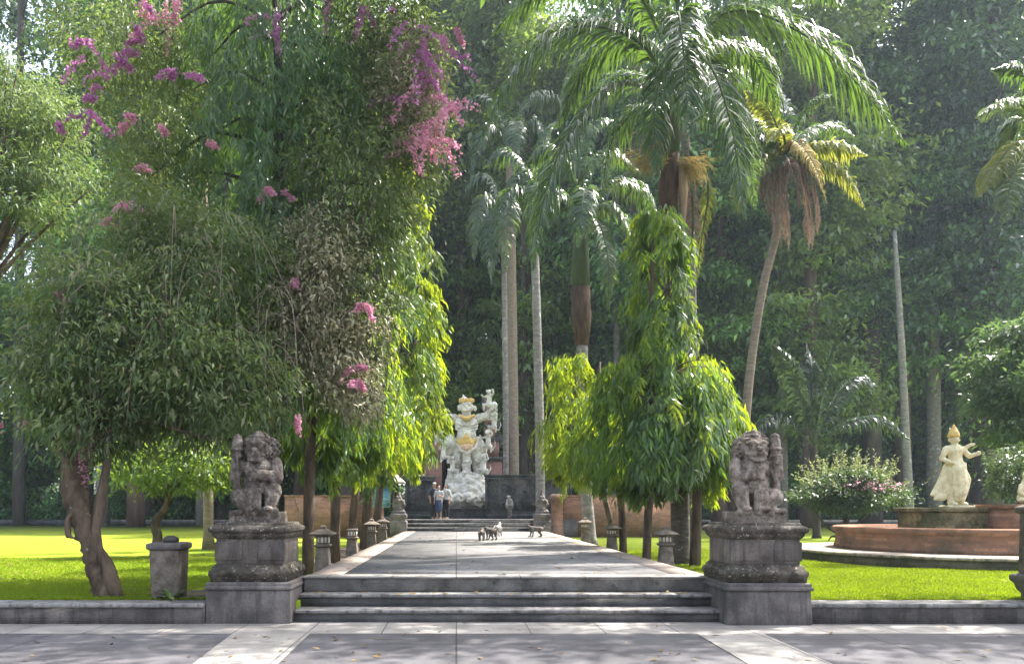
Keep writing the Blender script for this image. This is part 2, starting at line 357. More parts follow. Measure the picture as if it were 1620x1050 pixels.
def joints(bw, bh, ms, colr, off=0.0):
    def f(n, l, co, col):
        b = n.new('ShaderNodeTexBrick'); l.new(co, b.inputs['Vector']); b.offset = off; b.inputs['Scale'].default_value = 1
        b.inputs['Brick Width'].default_value = bw; b.inputs['Row Height'].default_value = bh; b.inputs['Mortar Size'].default_value = ms
        b.inputs['Mortar Smooth'].default_value = .3
        for s in ('Color1', 'Color2'): b.inputs[s].default_value = (1, 1, 1, 1)
        b.inputs['Mortar'].default_value = (0, 0, 0, 1)
        cr = noise(n, l, co, 1.1, 8, .75, .6)
        col = mixc(n, l, ramp_out(n, l, cr, [(.495, (0,0,0)), (.5, (.5,.5,.5)), (.505, (0,0,0))]), col, colr)
        return mixc(n, l, b.outputs['Color'], colr, col)
    return f
M['asphalt'] = groundmat('asphalt', [(.06,.058,.062),(.085,.082,.088),(.12,.115,.12)], .9, 120, .35, joints(5.1, 4.5, .012, (.03,.03,.03)))
M['paving'] = groundmat('paving', [(.16,.15,.135),(.25,.235,.215),(.32,.30,.275)], 1.6, 90, .25, joints(.95, 1.3, .01, (.09,.085,.08)))
M['path_top'] = groundmat('path_top', [(.10,.097,.094),(.17,.165,.16),(.25,.24,.23)], .9, 100, .25, joints(2.52, 4.2, .015, (.10,.095,.09)))
M['path_edge'] = groundmat('path_edge', [(.25,.20,.165),(.33,.27,.225),(.4,.335,.28)], 1.5, 90, .2, joints(3.1, 1.0, .01, (.15,.12,.1)))
M['lawn'] = groundmat('lawn', [(.115,.185,.010),(.185,.245,.011),(.265,.285,.022)], .6, 70, .6)
M['soil'] = groundmat('soil', [(.05,.04,.03),(.10,.08,.055),(.16,.13,.09)], 2, 60, .6)
M['forest_floor'] = groundmat('forest_floor', [(.02,.018,.012),(.04,.035,.022),(.07,.055,.035)], .7, 30, .6)

# ------------------------------------------------------------------ setting
LZ = 0.27; PZ = 0.57; PXL, PXR = -2.24, 3.81; PY0, PY1 = 11.48, 32.9
def sheet(name, pts, z, mat, kind='structure'):
    o = mk(name, [(x, y, z) for x, y in pts], [np.array([list(range(len(pts)))])], mat); o['kind'] = kind; return o
sheet('ground', [(-300,-300),(300,-300),(300,400),(-300,400)], -.02, M['soil'])
sheet('road', [(-45,-30),(45,-30),(45,10.9),(-45,10.9)], 0, M['asphalt'])
def gp(px, py): p = 1.6 * F / (py - HY); return (GX(px, p), p)
sheet('paving_band', [(-45,9.72),(45,9.72),(45,10.88),(-45,10.88)], .004, M['paving'])
for a, b, c, d in (((368,1002),(491,1002),(430,1060),(292,1060)), ((1102,1002),(1207,1002),(1338,1060),(1200,1060))):
    q = [gp(*a), gp(*b), gp(*c), gp(*d)]
    def ext(u, v, t): return (u[0]+(v[0]-u[0])*t, u[1]+(v[1]-u[1])*t)
    q = [q[0], q[1], ext(q[1], q[2], 5), ext(q[0], q[3], 5)]
    sheet('paving_strip', [(x, min(y, 9.715)) for x, y in q], .008, M['paving'])
m = MB(); m.box(-45, PXL, 10.9, 56, -.01, LZ); m.box(PXR, 45, 10.9, 56, -.01, LZ); m.box(PXL, PXR, 34, 56, -.01, LZ)
tag(m.build('lawn', M['lawn']), kind='structure')
m = MB(); m.box(-160, 160, 56, 190, -.01, LZ+.02); tag(m.build('forest_floor', M['forest_floor']), kind='structure')
# bare soil round the bases of the left trees and along the path row
def patch(name, cx, cy, rx, ry, z, mat, seed, n=36):
    rg = random.Random(seed); pts = []
    for i in range(n):
        a = 2*math.pi*i/n; k = 1 + .22*math.sin(3*a+seed) + .12*(rg.random()-.5) + .1*math.sin(7*a)
        pts.append((cx + rx*k*math.cos(a), cy + ry*k*math.sin(a)))
    return sheet(name, pts, z, mat)
patch('soil', -4.3, 11.85, 1.6, .72, LZ+.004, M['soil'], 1)
patch('soil', -3.1, 21, .8, 8.5, LZ+.004, M['soil'], 2)
patch('soil', 4.45, 16.3, .55, 1.8, LZ+.004, M['soil'], 5)
m = MB(); m.box(PXL+.5, PXR-.5, PY0+.004, PY1, .05, PZ); path = tag(m.build('path', M['path_top']), kind='structure')
m = MB(); m.box(PXL, PXL+.498, PY0+.004, PY1, .05, PZ+.004); m.box(PXR-.498, PXR, PY0+.004, PY1, .05, PZ+.004)
tag(m.build('path_edging', M['path_edge']), kind='structure')
m = MB(); m.box(PXL-.03, PXR+.04, PY0-.15, PY0+.25, PZ-.02, PZ+.009); tag(bevel(m.build('path_lip', M['paving']), .01), kind='structure')
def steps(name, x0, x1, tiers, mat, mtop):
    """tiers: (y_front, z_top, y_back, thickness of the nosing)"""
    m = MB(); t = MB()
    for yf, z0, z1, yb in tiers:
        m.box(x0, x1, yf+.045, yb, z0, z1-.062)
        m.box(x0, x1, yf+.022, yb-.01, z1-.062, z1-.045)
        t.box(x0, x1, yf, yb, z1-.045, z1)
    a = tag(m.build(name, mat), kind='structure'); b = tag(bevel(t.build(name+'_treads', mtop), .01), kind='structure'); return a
m = MB(); m.box(PXL-.02, PXR+.03, PY0-.12, PY0, .355, PZ-.02); tag(bevel(m.build('path_kerb', M['kerb_face']), .018), kind='structure')
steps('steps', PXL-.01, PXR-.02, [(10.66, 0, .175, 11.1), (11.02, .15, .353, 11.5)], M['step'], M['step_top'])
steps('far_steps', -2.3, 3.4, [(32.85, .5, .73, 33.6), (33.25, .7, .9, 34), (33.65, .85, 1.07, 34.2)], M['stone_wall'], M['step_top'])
m = MB(); m.box(-4.2, 5.4, 34.19, 46, .2, 1.068); tag(m.build('terrace', M['step']), kind='structure')

# low kerb walls in front of the lawns
def lowwall(x0, x1, label):
    r = empty('low_wall', ((x0+x1)/2, 10.6, 0), label, 'low wall'); c = (x0+x1)/2
    m = MB(); m.box(x0-c, x1-c, -.08, .18, 0, .23); m.build('wall', M['stone_plinth'], r)
    m = MB(); m.box(x0-c, x1-c, -.11, .32, .23, .285); bevel(m.build('coping', M['step_top'], r), .012)
lowwall(-40, -3.46, 'long low grey kerb wall fronting the lawn with the crooked tree')
lowwall(4.83, 40, 'long low grey kerb wall fronting the sunny lawn by the fountain')
m = MB(); m.box(-70, 70, 0, .5, 0, .42); o = m.build('boundary_wall', M['stone_wall']); o.location = (0, 55.6, LZ)
tag(o, 'low dark stone wall along the far lawn edge before the forest', 'low wall')

# ------------------------------------------------------------------ pedestals and guardian statues
def pedestal(x0, x1, yf, label):
    cx = (x0+x1)/2; h = (x1-x0)/2
    r = empty('stone_pedestal', (cx, yf+h, 0), label, 'pedestal', 'pedestals flanking the steps')
    m = MB(); m.sqprof(0, 0, [(h, -.005), (h-.015, .46)]); bevel(m.build('base_block', M['stone_plinth'], r), .02)
    m = MB(); m.sqprof(0, 0, [(h+.005, .462), (h+.012, .50), (h-.01, .52), (h-.005, .55), (h-.03, .57)]); bevel(m.build('base_moulding', M['stone_plinth'], r), .008)
    m = MB(); m.sqprof(0, 0, [(h-.06, .572), (h-.055, .63), (h-.035, .67), (h-.04, .72), (h-.075, .75), (h-.08, .78), (h-.12, .815)])
    rg = random.Random(int(cx*10))
    for s in range(4):
        for k in range(4):
            u = -.36 + .24*k
            p = [(u, -h+.045), (h-.045, u), (u, h-.045), (-h+.045, u)][s]
            m.addarr(ICO_V*np.array([.055,.055,.045]) + np.array([p[0], p[1], .69]), [ICO_F])
    m.build('carved_course', M['stone_mossy'], r)
    m = MB(); m.sqprof(0, 0, [(h-.12, .813), (h-.12, 1.16)])
    for s in (-1, 1):
        m.box(s*.3-.19, s*.3+.19, -h+.1, -h+.125, .86, 1.12)
    bevel(m.build('die', M['stone_die'], r), .015)
    m = MB(); m.sqprof(0, 0, [(h-.125, 1.15), (h-.10, 1.175), (h-.07, 1.21), (h-.075, 1.235), (h-.035, 1.26), (h-.03, 1.31), (h-.06, 1.335), (h-.10, 1.345), (h-.11, 1.385)])
    bevel(m.build('cornice', M['stone_mossy'], r), .012)
    return r
ped_l = pedestal(-3.46, -2.27, 10.55, 'grey stone pedestal nearest the crooked tree, under the dark guardian statue')
ped_r = pedestal(3.66, 4.84, 10.42, 'grey stone pedestal beside the sunny lawn, under the tan guardian statue')

def guardian(loc, mir, mat, label, lip):
    r = empty('guardian_statue', loc, label, 'statue', 'guardian statues on pedestals')
    s = mir
    b = Blob(); rg = random.Random(4 if s > 0 else 9)
    # rock seat
    b.box(-.42, .42, -.36, .36, 0, .16, top=(.015, .015))
    for i in range(12):
        b.sph((-.36+.066*i, -.34+rg.uniform(-.01,.02), .15+rg.uniform(-.02,.03)), (.06, .05, .05))
    # folded legs
    b.chain([(s*.12, .05, .38), (s*.30, -.2, .46), (s*.27, -.3, .22)], [.17, .145, .1])
    b.chain([(-s*.12, .05, .36), (-s*.28, -.22, .36), (-s*.08, -.33, .24)], [.17, .14, .095])
    b.sph((s*.25, -.35, .2), (.09, .12, .05)); b.sph((-s*.06, -.36, .2), (.1, .1, .05))
    # skirt folds between the knees
    for i in range(5): b.cap((-.08+.045*i, -.31, .48), (-.1+.05*i, -.37, .2), .03, .035)
    # torso
    b.sph((0, .02, .62), (.29, .24, .34)); b.sph((0, -.12, .56), (.21, .17, .19)); b.sph((0, -.06, .80), (.27, .2, .17))
    b.chain([(-.2, -.16, .45), (0, -.3, .46), (.2, -.16, .45)], [.04, .05, .04])
    b.sph((-.1, -.2, .77), (.1, .06, .085)); b.sph((.1, -.2, .77), (.1, .06, .085))
    # arm laid over the chest, the hand closed
    b.chain([(s*.30, -.02, .85), (s*.36, -.16, .66), (s*.08, -.31, .70)], [.115, .1, .075])
    for k in range(4): b.cap((s*(.02+.0*k), -.34, .74-.035*k), (-s*.06, -.33, .735-.035*k), .024, .02)
    b.cap((s*.07, -.35, .75), (s*.0, -.37, .78), .022, .018)
    b.curl((s*.34, -.1, .80), .07, .025)
    # raised arm with the club standing on the knee
    b.chain([(-s*.28, -.02, .86), (-s*.38, -.12, .68), (-s*.34, -.17, .90)], [.115, .095, .075])
    for k in range(4): b.cap((-s*.40, -.20, .86+.035*k), (-s*.30, -.245, .86+.035*k), .022, .02)
    b.cap((-s*.34, -.14, .3), (-s*.335, -.12, 1.0), .06, .07)
    b.cap((-s*.335, -.12, 1.0), (-s*.33, -.10, 1.18), .085, .095); b.sph((-s*.33, -.1, 1.25), (.075, .075, .06))
    for z in (.97, 1.07): b.m.tube([Vector((-s*.335+.1*math.cos(a), -.11+.1*math.sin(a), z)) for a in [k*.7 for k in range(10)]], .022, 6)
    # head
    b.cap((0, -.04, .86), (0, -.06, .98), .14, .14)
    b.sph((0, -.06, 1.06), (.205, .19, .2)); b.sph((0, -.16, .98), (.16, .13, .11))
    b.sph((-.085, -.225, 1.10), .052); b.sph((.085, -.225, 1.10), .052)
    b.chain([(-.17, -.18, 1.15), (-.08, -.245, 1.165), (0, -.235, 1.135), (.08, -.245, 1.165), (.17, -.18, 1.15)], [.03, .036, .03, .036, .03])
    b.sph((0, -.28, 1.06), (.06, .06, .045)); b.sph((-.045, -.255, 1.045), .035); b.sph((.045, -.255, 1.045), .035)
    b.chain([(-.13, -.22, .985), (-.06, -.285, 1.005), (.06, -.285, 1.005), (.13, -.22, .985)], [.028, .03, .03, .028])
    b.chain([(-.12, -.22, .93), (-.05, -.28, .905), (.05, -.28, .905), (.12, -.22, .93)], [.028, .03, .03, .028])
    for k in (-1, 1):
        b.cap((k*.07, -.295, .99), (k*.075, -.3, .94), .016, .008)
        b.sph((k*.2, -.06, 1.06), (.035, .06, .075))
        b.sph((k*.15, -.15, 1.02), .05)
    # crown of hair curls
    for i in range(13):
        a = R(-20 + 220*i/12); rr = .245 + .02*(i % 2)
        b.curl((math.cos(a)*rr, -.04+.05*(i % 2), 1.07+math.sin(a)*rr*.85), .05, .02)
    for i in range(9):
        a = R(190*i/8 - 5)
        b.curl((math.cos(a)*.28, .06, 1.04+math.sin(a)*.24), .055, .024)
    for i in range(7):
        b.curl((s*(.26+.05*(i % 2)), .02, .86+.055*i), .05, .022)
    b.cap((-.19, -.1, 1.21), (.19, -.1, 1.21), .035, .035)
    b.sph((0, -.02, 1.26), (.12, .1, .06)); b.sph((0, -.02, 1.32), (.06, .06, .05)); 
    b.sph((0, .1, .8), (.3, .16, .45))
    b.build('figure', mat, r, .0092, .010, .016, 1)
    r.scale = (.84, .86, .97)
    return r
guardian((-2.86, 11.12, 1.383), 1, M['stone_lion'], 'dark lichen-spotted fanged guardian with a club on the pedestal by the crooked tree', 0)
guardian((4.24, 10.98, 1.383), -1, M['stone_lion_tan'], 'tan weathered fanged guardian with a club on the pedestal by the sunny lawn', 0)

# stone post left and the cut-off post right
r = empty('stone_post', (GX(268,11.25), 11.25, .26), 'square stone post widening upwards beside the crooked tree', 'stone post')
m = MB(); m.sqprof(0, 0, [(.19, 0), (.215, .72)]); bevel(m.build('shaft', M['stone_lantern'], r), .015)
m = MB(); m.sqprof(0, 0, [(.225, .722), (.25, .75), (.25, .81), (.2, .83)]); bevel(m.build('cap', M['stone_dark'], r), .01)
m = MB(); m.lathe(.04, -.05, [(.02,.828),(.10,.83),(.12,.86),(.10,.90),(.05,.925),(.01,.93)], 18); m.build('knob', M['clay'], r, True)
r = empty('stone_pillar', (8.52, 10.75, 0), 'dark moulded stone pillar cut by the frame at the kerb wall', 'pillar')
m = MB(); m.sqprof(0, 0, [(.42,0),(.42,.1),(.36,.14),(.36,.36),(.40,.42),(.42,.5),(.46,.55),(.46,.62),(.40,.65)]); bevel(m.build('base', M['stone_dark'], r), .012)
m = MB(); m.sqprof(0, 0, [(.38,.652),(.37,1.5),(.42,1.53),(.42,1.6),(.3,1.66)]); bevel(m.build('shaft', M['stone_lantern'], r), .012)

# ------------------------------------------------------------------ lanterns along the path
def lantern(px, Y, h, roof, label, group='stone lanterns beside the path'):
    r = empty('stone_lantern', (GX(px, Y), Y, LZ), label, 'lantern', group)
    k = h; r.scale = (.86, .86, .96)
    m = MB(); m.sqprof(0, 0, [(.2,0),(.2,.05),(.17,.07),(.125,.62*k)]); bevel(m.build('shaft', M['stone_lantern'], r), .012)
    m = MB(); m.sqprof(0, 0, [(.14,.622*k),(.17,.645*k),(.17,.67*k),(.13,.69*k)]); bevel(m.build('collar', M['stone_lantern'], r), .008)
    lb = MB(); lb.sqprof(0, 0, [(.125,.692*k),(.125,.84*k)]); lb = bevel(lb.build('lamp_box', M['stone_lantern'], r), .008)
    pn = MB()
    for a in range(4):
        for u in (-.075, 0, .075):
            w_ = .017 if u else .028; q = [(u-w_, -.131), (u+w_, -.131), (u+w_, -.12), (u-w_, -.12)]
            c_, s_ = math.cos(a*math.pi/2), math.sin(a*math.pi/2)
            V = [(x*c_-y*s_, x*s_+y*c_, z) for z in (.715*k, .815*k) for x, y in q]
            pn.add(V, [(3,2,1,0),(4,5,6,7),(0,1,5,4),(1,2,6,5),(2,3,7,6),(3,0,4,7)])
    pn.build('pane', M['pane_white'], lb)
    m = MB()
    if roof: m.sqprof(0, 0, [(.15,.842*k),(.25,.865*k),(.255,.885*k),(.15,.935*k),(.09,.965*k),(.06,.985*k),(.075,1.0*k),(.05,1.03*k),(.01,1.05*k)])
    else: m.sqprof(0, 0, [(.14,.842*k),(.15,.86*k),(.14,.885*k)])
    bevel(m.build('roof', M['stone_lantern'], r), .008)
lantern(511, 14.1, 1.0, True, 'roofed stone lantern beside the path, nearest the dark guardian pedestal')
lantern(557, 18.0, .97, False, 'stone lantern with flat top, second along the shady path edge')
lantern(588, 22.0, 1.0, True, 'roofed stone lantern third along the shady path edge, by trunks')
lantern(606, 25.6, 1.0, True, 'roofed stone lantern farthest along the shady path edge, before the brick wall end')
lantern(1053, 15.2, .95, True, 'roofed stone lantern beside the big palm trunk')
lantern(968, 20.3, .92, True, 'roofed stone lantern by thin trunks on the sunny lawn side')
lantern(926, 25.0, 1.0, True, 'small stone lantern before the brick wall, beside the mossy pale palm trunk')

# ------------------------------------------------------------------ brick walls, far walls, gate
def brickwall(x0, x1, Y, label, endp):
    c = (x0+x1)/2
    r = empty('brick_wall', (c, Y, LZ), label, 'brick wall')
    m = MB(); m.box(x0-c, x1-c, 0, .35, -.02, 1.78); m.build('wall', M['brick_red'], r)
    m = MB(); m.box(x0-c-.03, x1-c+.03, -.04, .39, 1.782, 1.86); bevel(m.build('coping', M['brick_red'], r), .015)
    m = MB(); e = endp-c; m.sqprof(e, .17, [(.27,-.02),(.27,.25),(.24,.28),(.24,1.6),(.28,1.66),(.30,1.78),(.26,1.87),(.2,1.92)]); m.build('end_post', M['brick_red'], r)
brickwall(-7.6, -3.75, 34.0, 'reddish brick wall behind the shaded row of lantern posts', -3.5)
brickwall(4.7, 9.6, 34.2, 'reddish brick wall in sunlight behind the thin tree trunks', 4.5)
def gatepost(px, Y, label):
    r = empty('gate_pillar', (GX(px, Y), Y, PZ-.3), label, 'pillar', 'carved gate pillars at the end of the path')
    m = MB(); m.sqprof(0, 0, [(.36,0),(.36,.72),(.31,.76),(.31,.82),(.35,.88),(.35,1.02),(.29,1.06),(.27,1.1)]); bevel(m.build('base', M['stone_dark'], r), .012)
    b = Blob(); b.sph((0,0,1.3),(.22,.22,.24)); b.sph((0,-.12,1.24),(.15,.14,.14)); b.cap((0,0,1.5),(0,0,1.7),.16,.13); b.sph((0,-.03,1.72),(.15,.15,.15))
    for k in (-1,1): b.sph((k*.2,-.05,1.45),(.09,.1,.17)); b.sph((k*.18,-.12,1.16),(.1,.12,.09)); b.sph((k*.06,-.15,1.76),.04)
    b.box(-.28,.28,-.28,.28,1.08,1.16); b.sph((0,0,1.88),(.1,.1,.08)); b.sph((0,0,2.0),(.05,.05,.1))
    for k in range(8): b.sph((.2*math.cos(k*.785), .2*math.sin(k*.785), 1.62), .06)
    b.build('carved_guardian', M['stone_dark'], r, .03, .05, .08, 1)
gatepost(631, 33.1, 'carved stone gate pillar at the shady end of the far steps')
gatepost(857, 33.1, 'carved stone gate pillar below the straight grey palm trunk')
def carvedwall(x0, x1, Y, z0, z1, label, seed):
    c = (x0+x1)/2; r = empty('carved_wall', (c, Y, z0), label, 'stone wall'); h = z1-z0; w2 = (x1-x0)/2
    m = MB(); m.box(-w2, w2, 0, .5, 0, h-.24); m.box(-w2, w2, -.1, 0, 0, .25); m.box(-w2, w2, -.05, 0, .25, .34)
    n_ = max(1, int(w2*2/1.4))
    for i in range(n_+1):
        x = -w2 + 2*w2*i/n_; m.box(max(-w2, x-.1), min(w2, x+.1), -.06, 0, .34, h-.24)
    m.build('wall', M['stone_wall'], r)
    m = MB(); m.box(-w2-.03, w2+.03, -.16, .6, h-.238, h-.16); m.box(-w2, w2, -.1, .56, h-.16, h-.09); m.box(-w2-.05, w2+.05, -.2, .64, h-.088, h); bevel(m.build('cornice', M['stone_wall'], r), .012)
    b = Blob(); rg = random.Random(seed)
    for i in range(int(w2*14)):
        x = rg.uniform(-w2+.2, w2-.2); z = rg.uniform(.5, h-.45)
        if rg.random() < .6: b.curl((x, -.02, z), rg.uniform(.1,.2), .045, 9, 'y', rg.choice([.8,1.2,1.5]))
        else: b.sph((x, -.01, z), (rg.uniform(.06,.16), .07, rg.uniform(.06,.16)))
    b.build('relief', M['stone_wall'], r, .03, .04, .1, 1)
carvedwall(GX(641,35.6), GX(688,35.6), 35.6, 1.066, 3.05, 'dark carved stone wall with vine relief beside the standing people', 3)
carvedwall(GX(768,36.2), GX(905,36.2), 36.2, 1.066, 3.15, 'dark carved stone wall behind the sitting monkey', 5)
def gatehalf(s, px, label):
    Y = 43; r = empty('split_gate', (GX(px, Y), Y, LZ), label, 'gate tower', 'brick split gate towers behind the white statue')
    tiers = [(0,1.75,2.0),(1.75,2.1,2.2),(2.1,3.9,1.45),(3.9,4.1,1.65),(4.1,4.95,1.2),(4.95,5.15,1.35),(5.15,5.75,.85),(5.75,5.9,1.0),(5.9,6.4,.6),(6.4,6.9,.35),(6.9,7.3,.16)]
    m = MB(); mo = MB()
    for i, (a, b_, wd) in enumerate(tiers):
        tgt = mo if i in (1, 3, 5, 7) or i == 0 else m
        wd *= .66; x0, x1 = (0, wd) if s > 0 else (-wd, 0); d = .5 + wd*.3
        tgt.box(x0, x1, -d + (0 if tgt is mo else .05), d, a, b_ - .002)
    m.build('tower', M['brick_gate'], r); bevel(mo.build('moulding', M['stone_wall'], r), .02)
    b = Blob(); rg = random.Random(11 + s)
    for i in range(70):
        k = rg.choice(tiers[2:]); x = s*(k[2]*.66 + rg.uniform(-.12,.12)); z = rg.uniform(k[0], k[1])
        b.curl((x, rg.uniform(-.5,.3), z), rg.uniform(.1,.22), .07, 9, 'y', 1.1)
    for i in range(14): b.sph((s*rg.uniform(.2,1.2), -.85, 1.95+rg.uniform(-.1,.2)), (.16,.12,.16))
    b.build('carved_trim', M['stone_wall'], r, .05, .08, .2, 1)
gatehalf(-1, 699, 'brick split gate tower on the shady side of the white statue')
gatehalf(1, 766, 'brick split gate tower on the palm trunk side of the white statue')
# sign kiosk
r = empty('notice_board', (GX(606,33.4), 33.4, LZ), 'blue notice board under a small pale pitched roof by the gate pillar', 'notice board')
m = MB(); m.box(-.62,-.54,-.04,.04,0,2.35); m.box(.42,.50,-.04,.04,0,2.35); m.build('post', M['wood'], r)
def boardmat():
    m, n, l, out = newmat('blue_panel')
    tc = n.new('ShaderNodeTexCoord'); a = noise(n, l, tc.outputs['Object'], 3.2, 5)
    mp = n.new('ShaderNodeMapping'); mp.inputs['Scale'].default_value = (1.2, 1, 14); l.new(tc.outputs['Object'], mp.inputs[0])
    b = noise(n, l, mp.outputs[0], 2.5, 3)
    c = ramp_out(n, l, a, [(.3, (.04,.2,.42)), (.5, (.09,.32,.55)), (.62, (.25,.5,.65)), (.7, (.1,.35,.4))])
    c = mixc(n, l, ramp_out(n, l, b, [(.54, (0,0,0)), (.57, (.7,.7,.7))]), c, (.55,.65,.72))
    p = n.new('ShaderNodeBsdfPrincipled'); l.new(c, p.inputs['Base Color']); p.inputs['Roughness'].default_value = .4; l.new(p.outputs[0], out.inputs[0]); return m
m = MB(); m.box(-.42,.30,-.08,-.05,1.35,2.22); bd = m.build('panel', boardmat(), r)
m = MB(); m.box(-.45,-.42,-.09,-.04,1.32,2.25); m.box(.30,.33,-.09,-.04,1.32,2.25); m.box(-.42,.30,-.09,-.04,2.22,2.25); m.box(-.42,.30,-.09,-.04,1.32,1.35); m.build('frame', M['white_cloth'], bd)
m = MB(); m.rings([[(-.95,-.7,2.38),(.95,-.7,2.38),(.95,.7,2.38),(-.95,.7,2.38)],[(-.95,-.7,2.42),(.95,-.7,2.42),(.95,.7,2.42),(-.95,.7,2.42)],[(-.5,-.06,2.85),(.5,-.06,2.85),(.5,.06,2.85),(-.5,.06,2.85)]]); m.build('roof', M['thatch'], r)
r = empty('small_notice', (GX(583,33.2), 33.2, LZ), 'narrow dark notice with white edge left of the blue board', 'notice board')
m = MB(); m.box(-.03,.03,-.02,.02,0,2.3); m.build('post', M['wood'], r)
m = MB(); m.box(-.13,.13,-.05,-.022,1.7,2.25); m.build('panel', M['navy'], r)
m = MB(); m.box(-.16,-.131,-.055,-.02,1.68,2.27); m.box(.131,.16,-.055,-.02,1.68,2.27); m.build('edge', M['white_cloth'], r)

# ------------------------------------------------------------------ white statue
def mk_monkey(b, o, sc_=1.0, yaw=0, pose='cling'):
    """adds a monkey to blob b; local +x right, faces -y"""
    cz, sz = math.cos(yaw), math.sin(yaw)
    def T(p): x, y, z = [q*sc_ for q in p]; return (o[0]+x*cz-y*sz, o[1]+x*sz+y*cz, o[2]+z)
    k = sc_
    if pose == 'cling':
        b.chain([T((0,0,0)), T((0,.03,.3)), T((0,.0,.5))], [.13*k,.12*k,.1*k]); b.sph(T((0,-.06,.66)), .12*k); b.sph(T((0,-.16,.62)), .065*k)
        b.chain([T((.1,0,.45)), T((.26,-.1,.55)), T((.22,-.2,.75))], [.06*k,.05*k,.045*k]); b.chain([T((-.1,0,.45)), T((-.28,-.08,.4)), T((-.3,-.22,.5))], [.06*k,.05*k,.045*k])
        b.chain([T((.08,0,0)), T((.24,-.16,.02)), T((.2,-.12,-.26))], [.08*k,.065*k,.05*k]); b.chain([T((-.08,0,0)), T((-.24,-.16,.05)), T((-.22,-.1,-.24))], [.08*k,.065*k,.05*k])
        b.chain([T((0,.08,-.05)), T((.1,.25,-.15)), T((.25,.25,.1)), T((.2,.25,.3))], [.04*k,.035*k,.03*k,.025*k])
        b.sph(T((.11,-.05,.7)), .045*k); b.sph(T((-.11,-.05,.7)), .045*k)
G = empty('giant_statue', (GX(738,38.5), 38.5, 1.5), 'tall white stone giant with outstretched arms and clinging monkeys on a boulder mound', 'statue')
b = Blob(); rg = random.Random(2)
for i in range(60):
    a = rg.uniform(0, 2*math.pi); t = rg.random(); rad = 1.25*(1-.55*t)*rg.uniform(.7,1)
    q = rg.uniform(.2,.36)
    b.sph((rad*math.cos(a), rad*math.sin(a)*.85, .1+1.45*t), (q, q, q*rg.uniform(.7,1.1)))
b.sph((0,0,.6),(1.15,1,.9)); b.sph((0,0,1.3),(.7,.6,.4)); b.sph((-1.25,-.3,.3),(.35,.3,.4)); b.sph((1.2,-.35,.3),(.3,.3,.36))
for x in (-.75,-.35,.1,.5,.85):          # carved heads on the front of the mound
    b.sph((x,-1.02,.45+.1*math.sin(x*9)),(.26,.22,.28)); b.sph((x,-1.22,.4),(.12,.1,.1)); b.sph((x-.1,-1.2,.55),.06); b.sph((x+.1,-1.2,.55),.06)
b.build('boulder_mound', M['white_stone'], G, .04, .2, .2, 1)
b = Blob()
b.chain([(-.28,0,3.0),(-.42,-.1,2.3),(-.46,0,1.65)],[.32,.24,.17]); b.chain([(.28,0,3.0),(.44,-.12,2.3),(.5,0,1.65)],[.33,.25,.17])
b.sph((-.46,-.2,1.58),(.16,.3,.1)); b.sph((.5,-.2,1.58),(.16,.3,.1))
b.sph((0,0,3.05),(.52,.42,.35)); b.sph((0,-.16,3.35),(.46,.4,.42)); b.sph((0,0,3.85),(.55,.4,.45)); b.sph((-.22,-.25,4.0),(.25,.15,.2)); b.sph((.22,-.25,4.0),(.25,.15,.2))
b.cap((0,0,4.1),(0,-.05,4.45),.22,.2)
b.chain([(-.5,0,4.15),(-1.0,-.05,4.2),(-1.25,-.25,3.75)],[.22,.19,.15]); b.sph((-1.25,-.3,3.6),.17)
b.chain([(.5,0,4.15),(.95,-.02,4.3),(1.2,-.2,4.65)],[.22,.19,.15]); b.sph((1.22,-.25,4.75),.17)
b.sph((0,-.08,4.68),(.3,.29,.33)); b.sph((0,-.28,4.58),(.2,.14,.14)); b.sph((0,-.38,4.68),(.08,.07,.07)); b.sph((-.12,-.33,4.78),.075); b.sph((.12,-.33,4.78),.075)
b.cap((-.18,-.3,4.88),(-.02,-.36,4.84),.04,.04); b.cap((.18,-.3,4.88),(.02,-.36,4.84),.04,.04)
b.sph((-.33,-.02,4.65),(.08,.1,.16)); b.sph((.36,-.02,4.62),(.1,.1,.14)); b.cap((-.12,-.38,4.5),(.12,-.38,4.5),.045,.045)
b.sph((-.1,0,5.02),(.2,.2,.16)); b.cap((-.12,0,5.1),(-.16,0,5.3),.05,.02); b.sph((.2,0,4.98),(.16,.18,.12))
for z in (3.62,3.74,3.88): b.m.tube([Vector((.5*math.cos(a), -.12-.36*math.sin(a), z+.06*math.cos(2*a))) for a in [k*math.pi/8 for k in range(9)]], .035, 6)
# hanging sashes and wrapped cloth
b.chain([(-.35,-.38,3.1),(-.3,-.5,2.7),(0,-.55,2.55),(.35,-.5,2.75),(.5,-.3,3.15)],[.07,.08,.09,.08,.07])
for i in range(5): b.cap((-.12+.06*i,-.42,2.75),(-.14+.07*i,-.38,1.7),.06,.05)
b.sph((-.72,-.1,2.95),(.34,.28,.5)); b.chain([(-.75,0,3.4),(-.9,-.1,2.7),(-.8,-.1,2.3)],[.1,.14,.1]); b.chain([(.55,0,3.2),(.78,-.05,2.7),(.72,0,2.1)],[.16,.15,.1])
b.build('giant_figure', M['white_stone'], G, .032, .07, .14, 1)
for i, (o_, s_, yw) in enumerate([((-1.2,-.25,3.9),.75,.4),((-1.32,-.3,3.15),.8,.9),((-1.02,-.45,2.35),.85,.6),((-.62,-.45,1.75),.8,.2),((1.0,-.2,4.75),.85,-.3),((1.22,-.25,3.75),.8,-.7),((.95,-.4,2.85),.9,-.5),((.75,-.42,1.75),.9,-.4),((1.28,-.3,4.15),.6,-.8),((0,-.6,1.65),.7,.1)]):
    b = Blob(); mk_monkey(b, o_, s_*1.1, yw); b.build('monkey_figure', M['white_stone'], G, .032, .05, .1, 1)
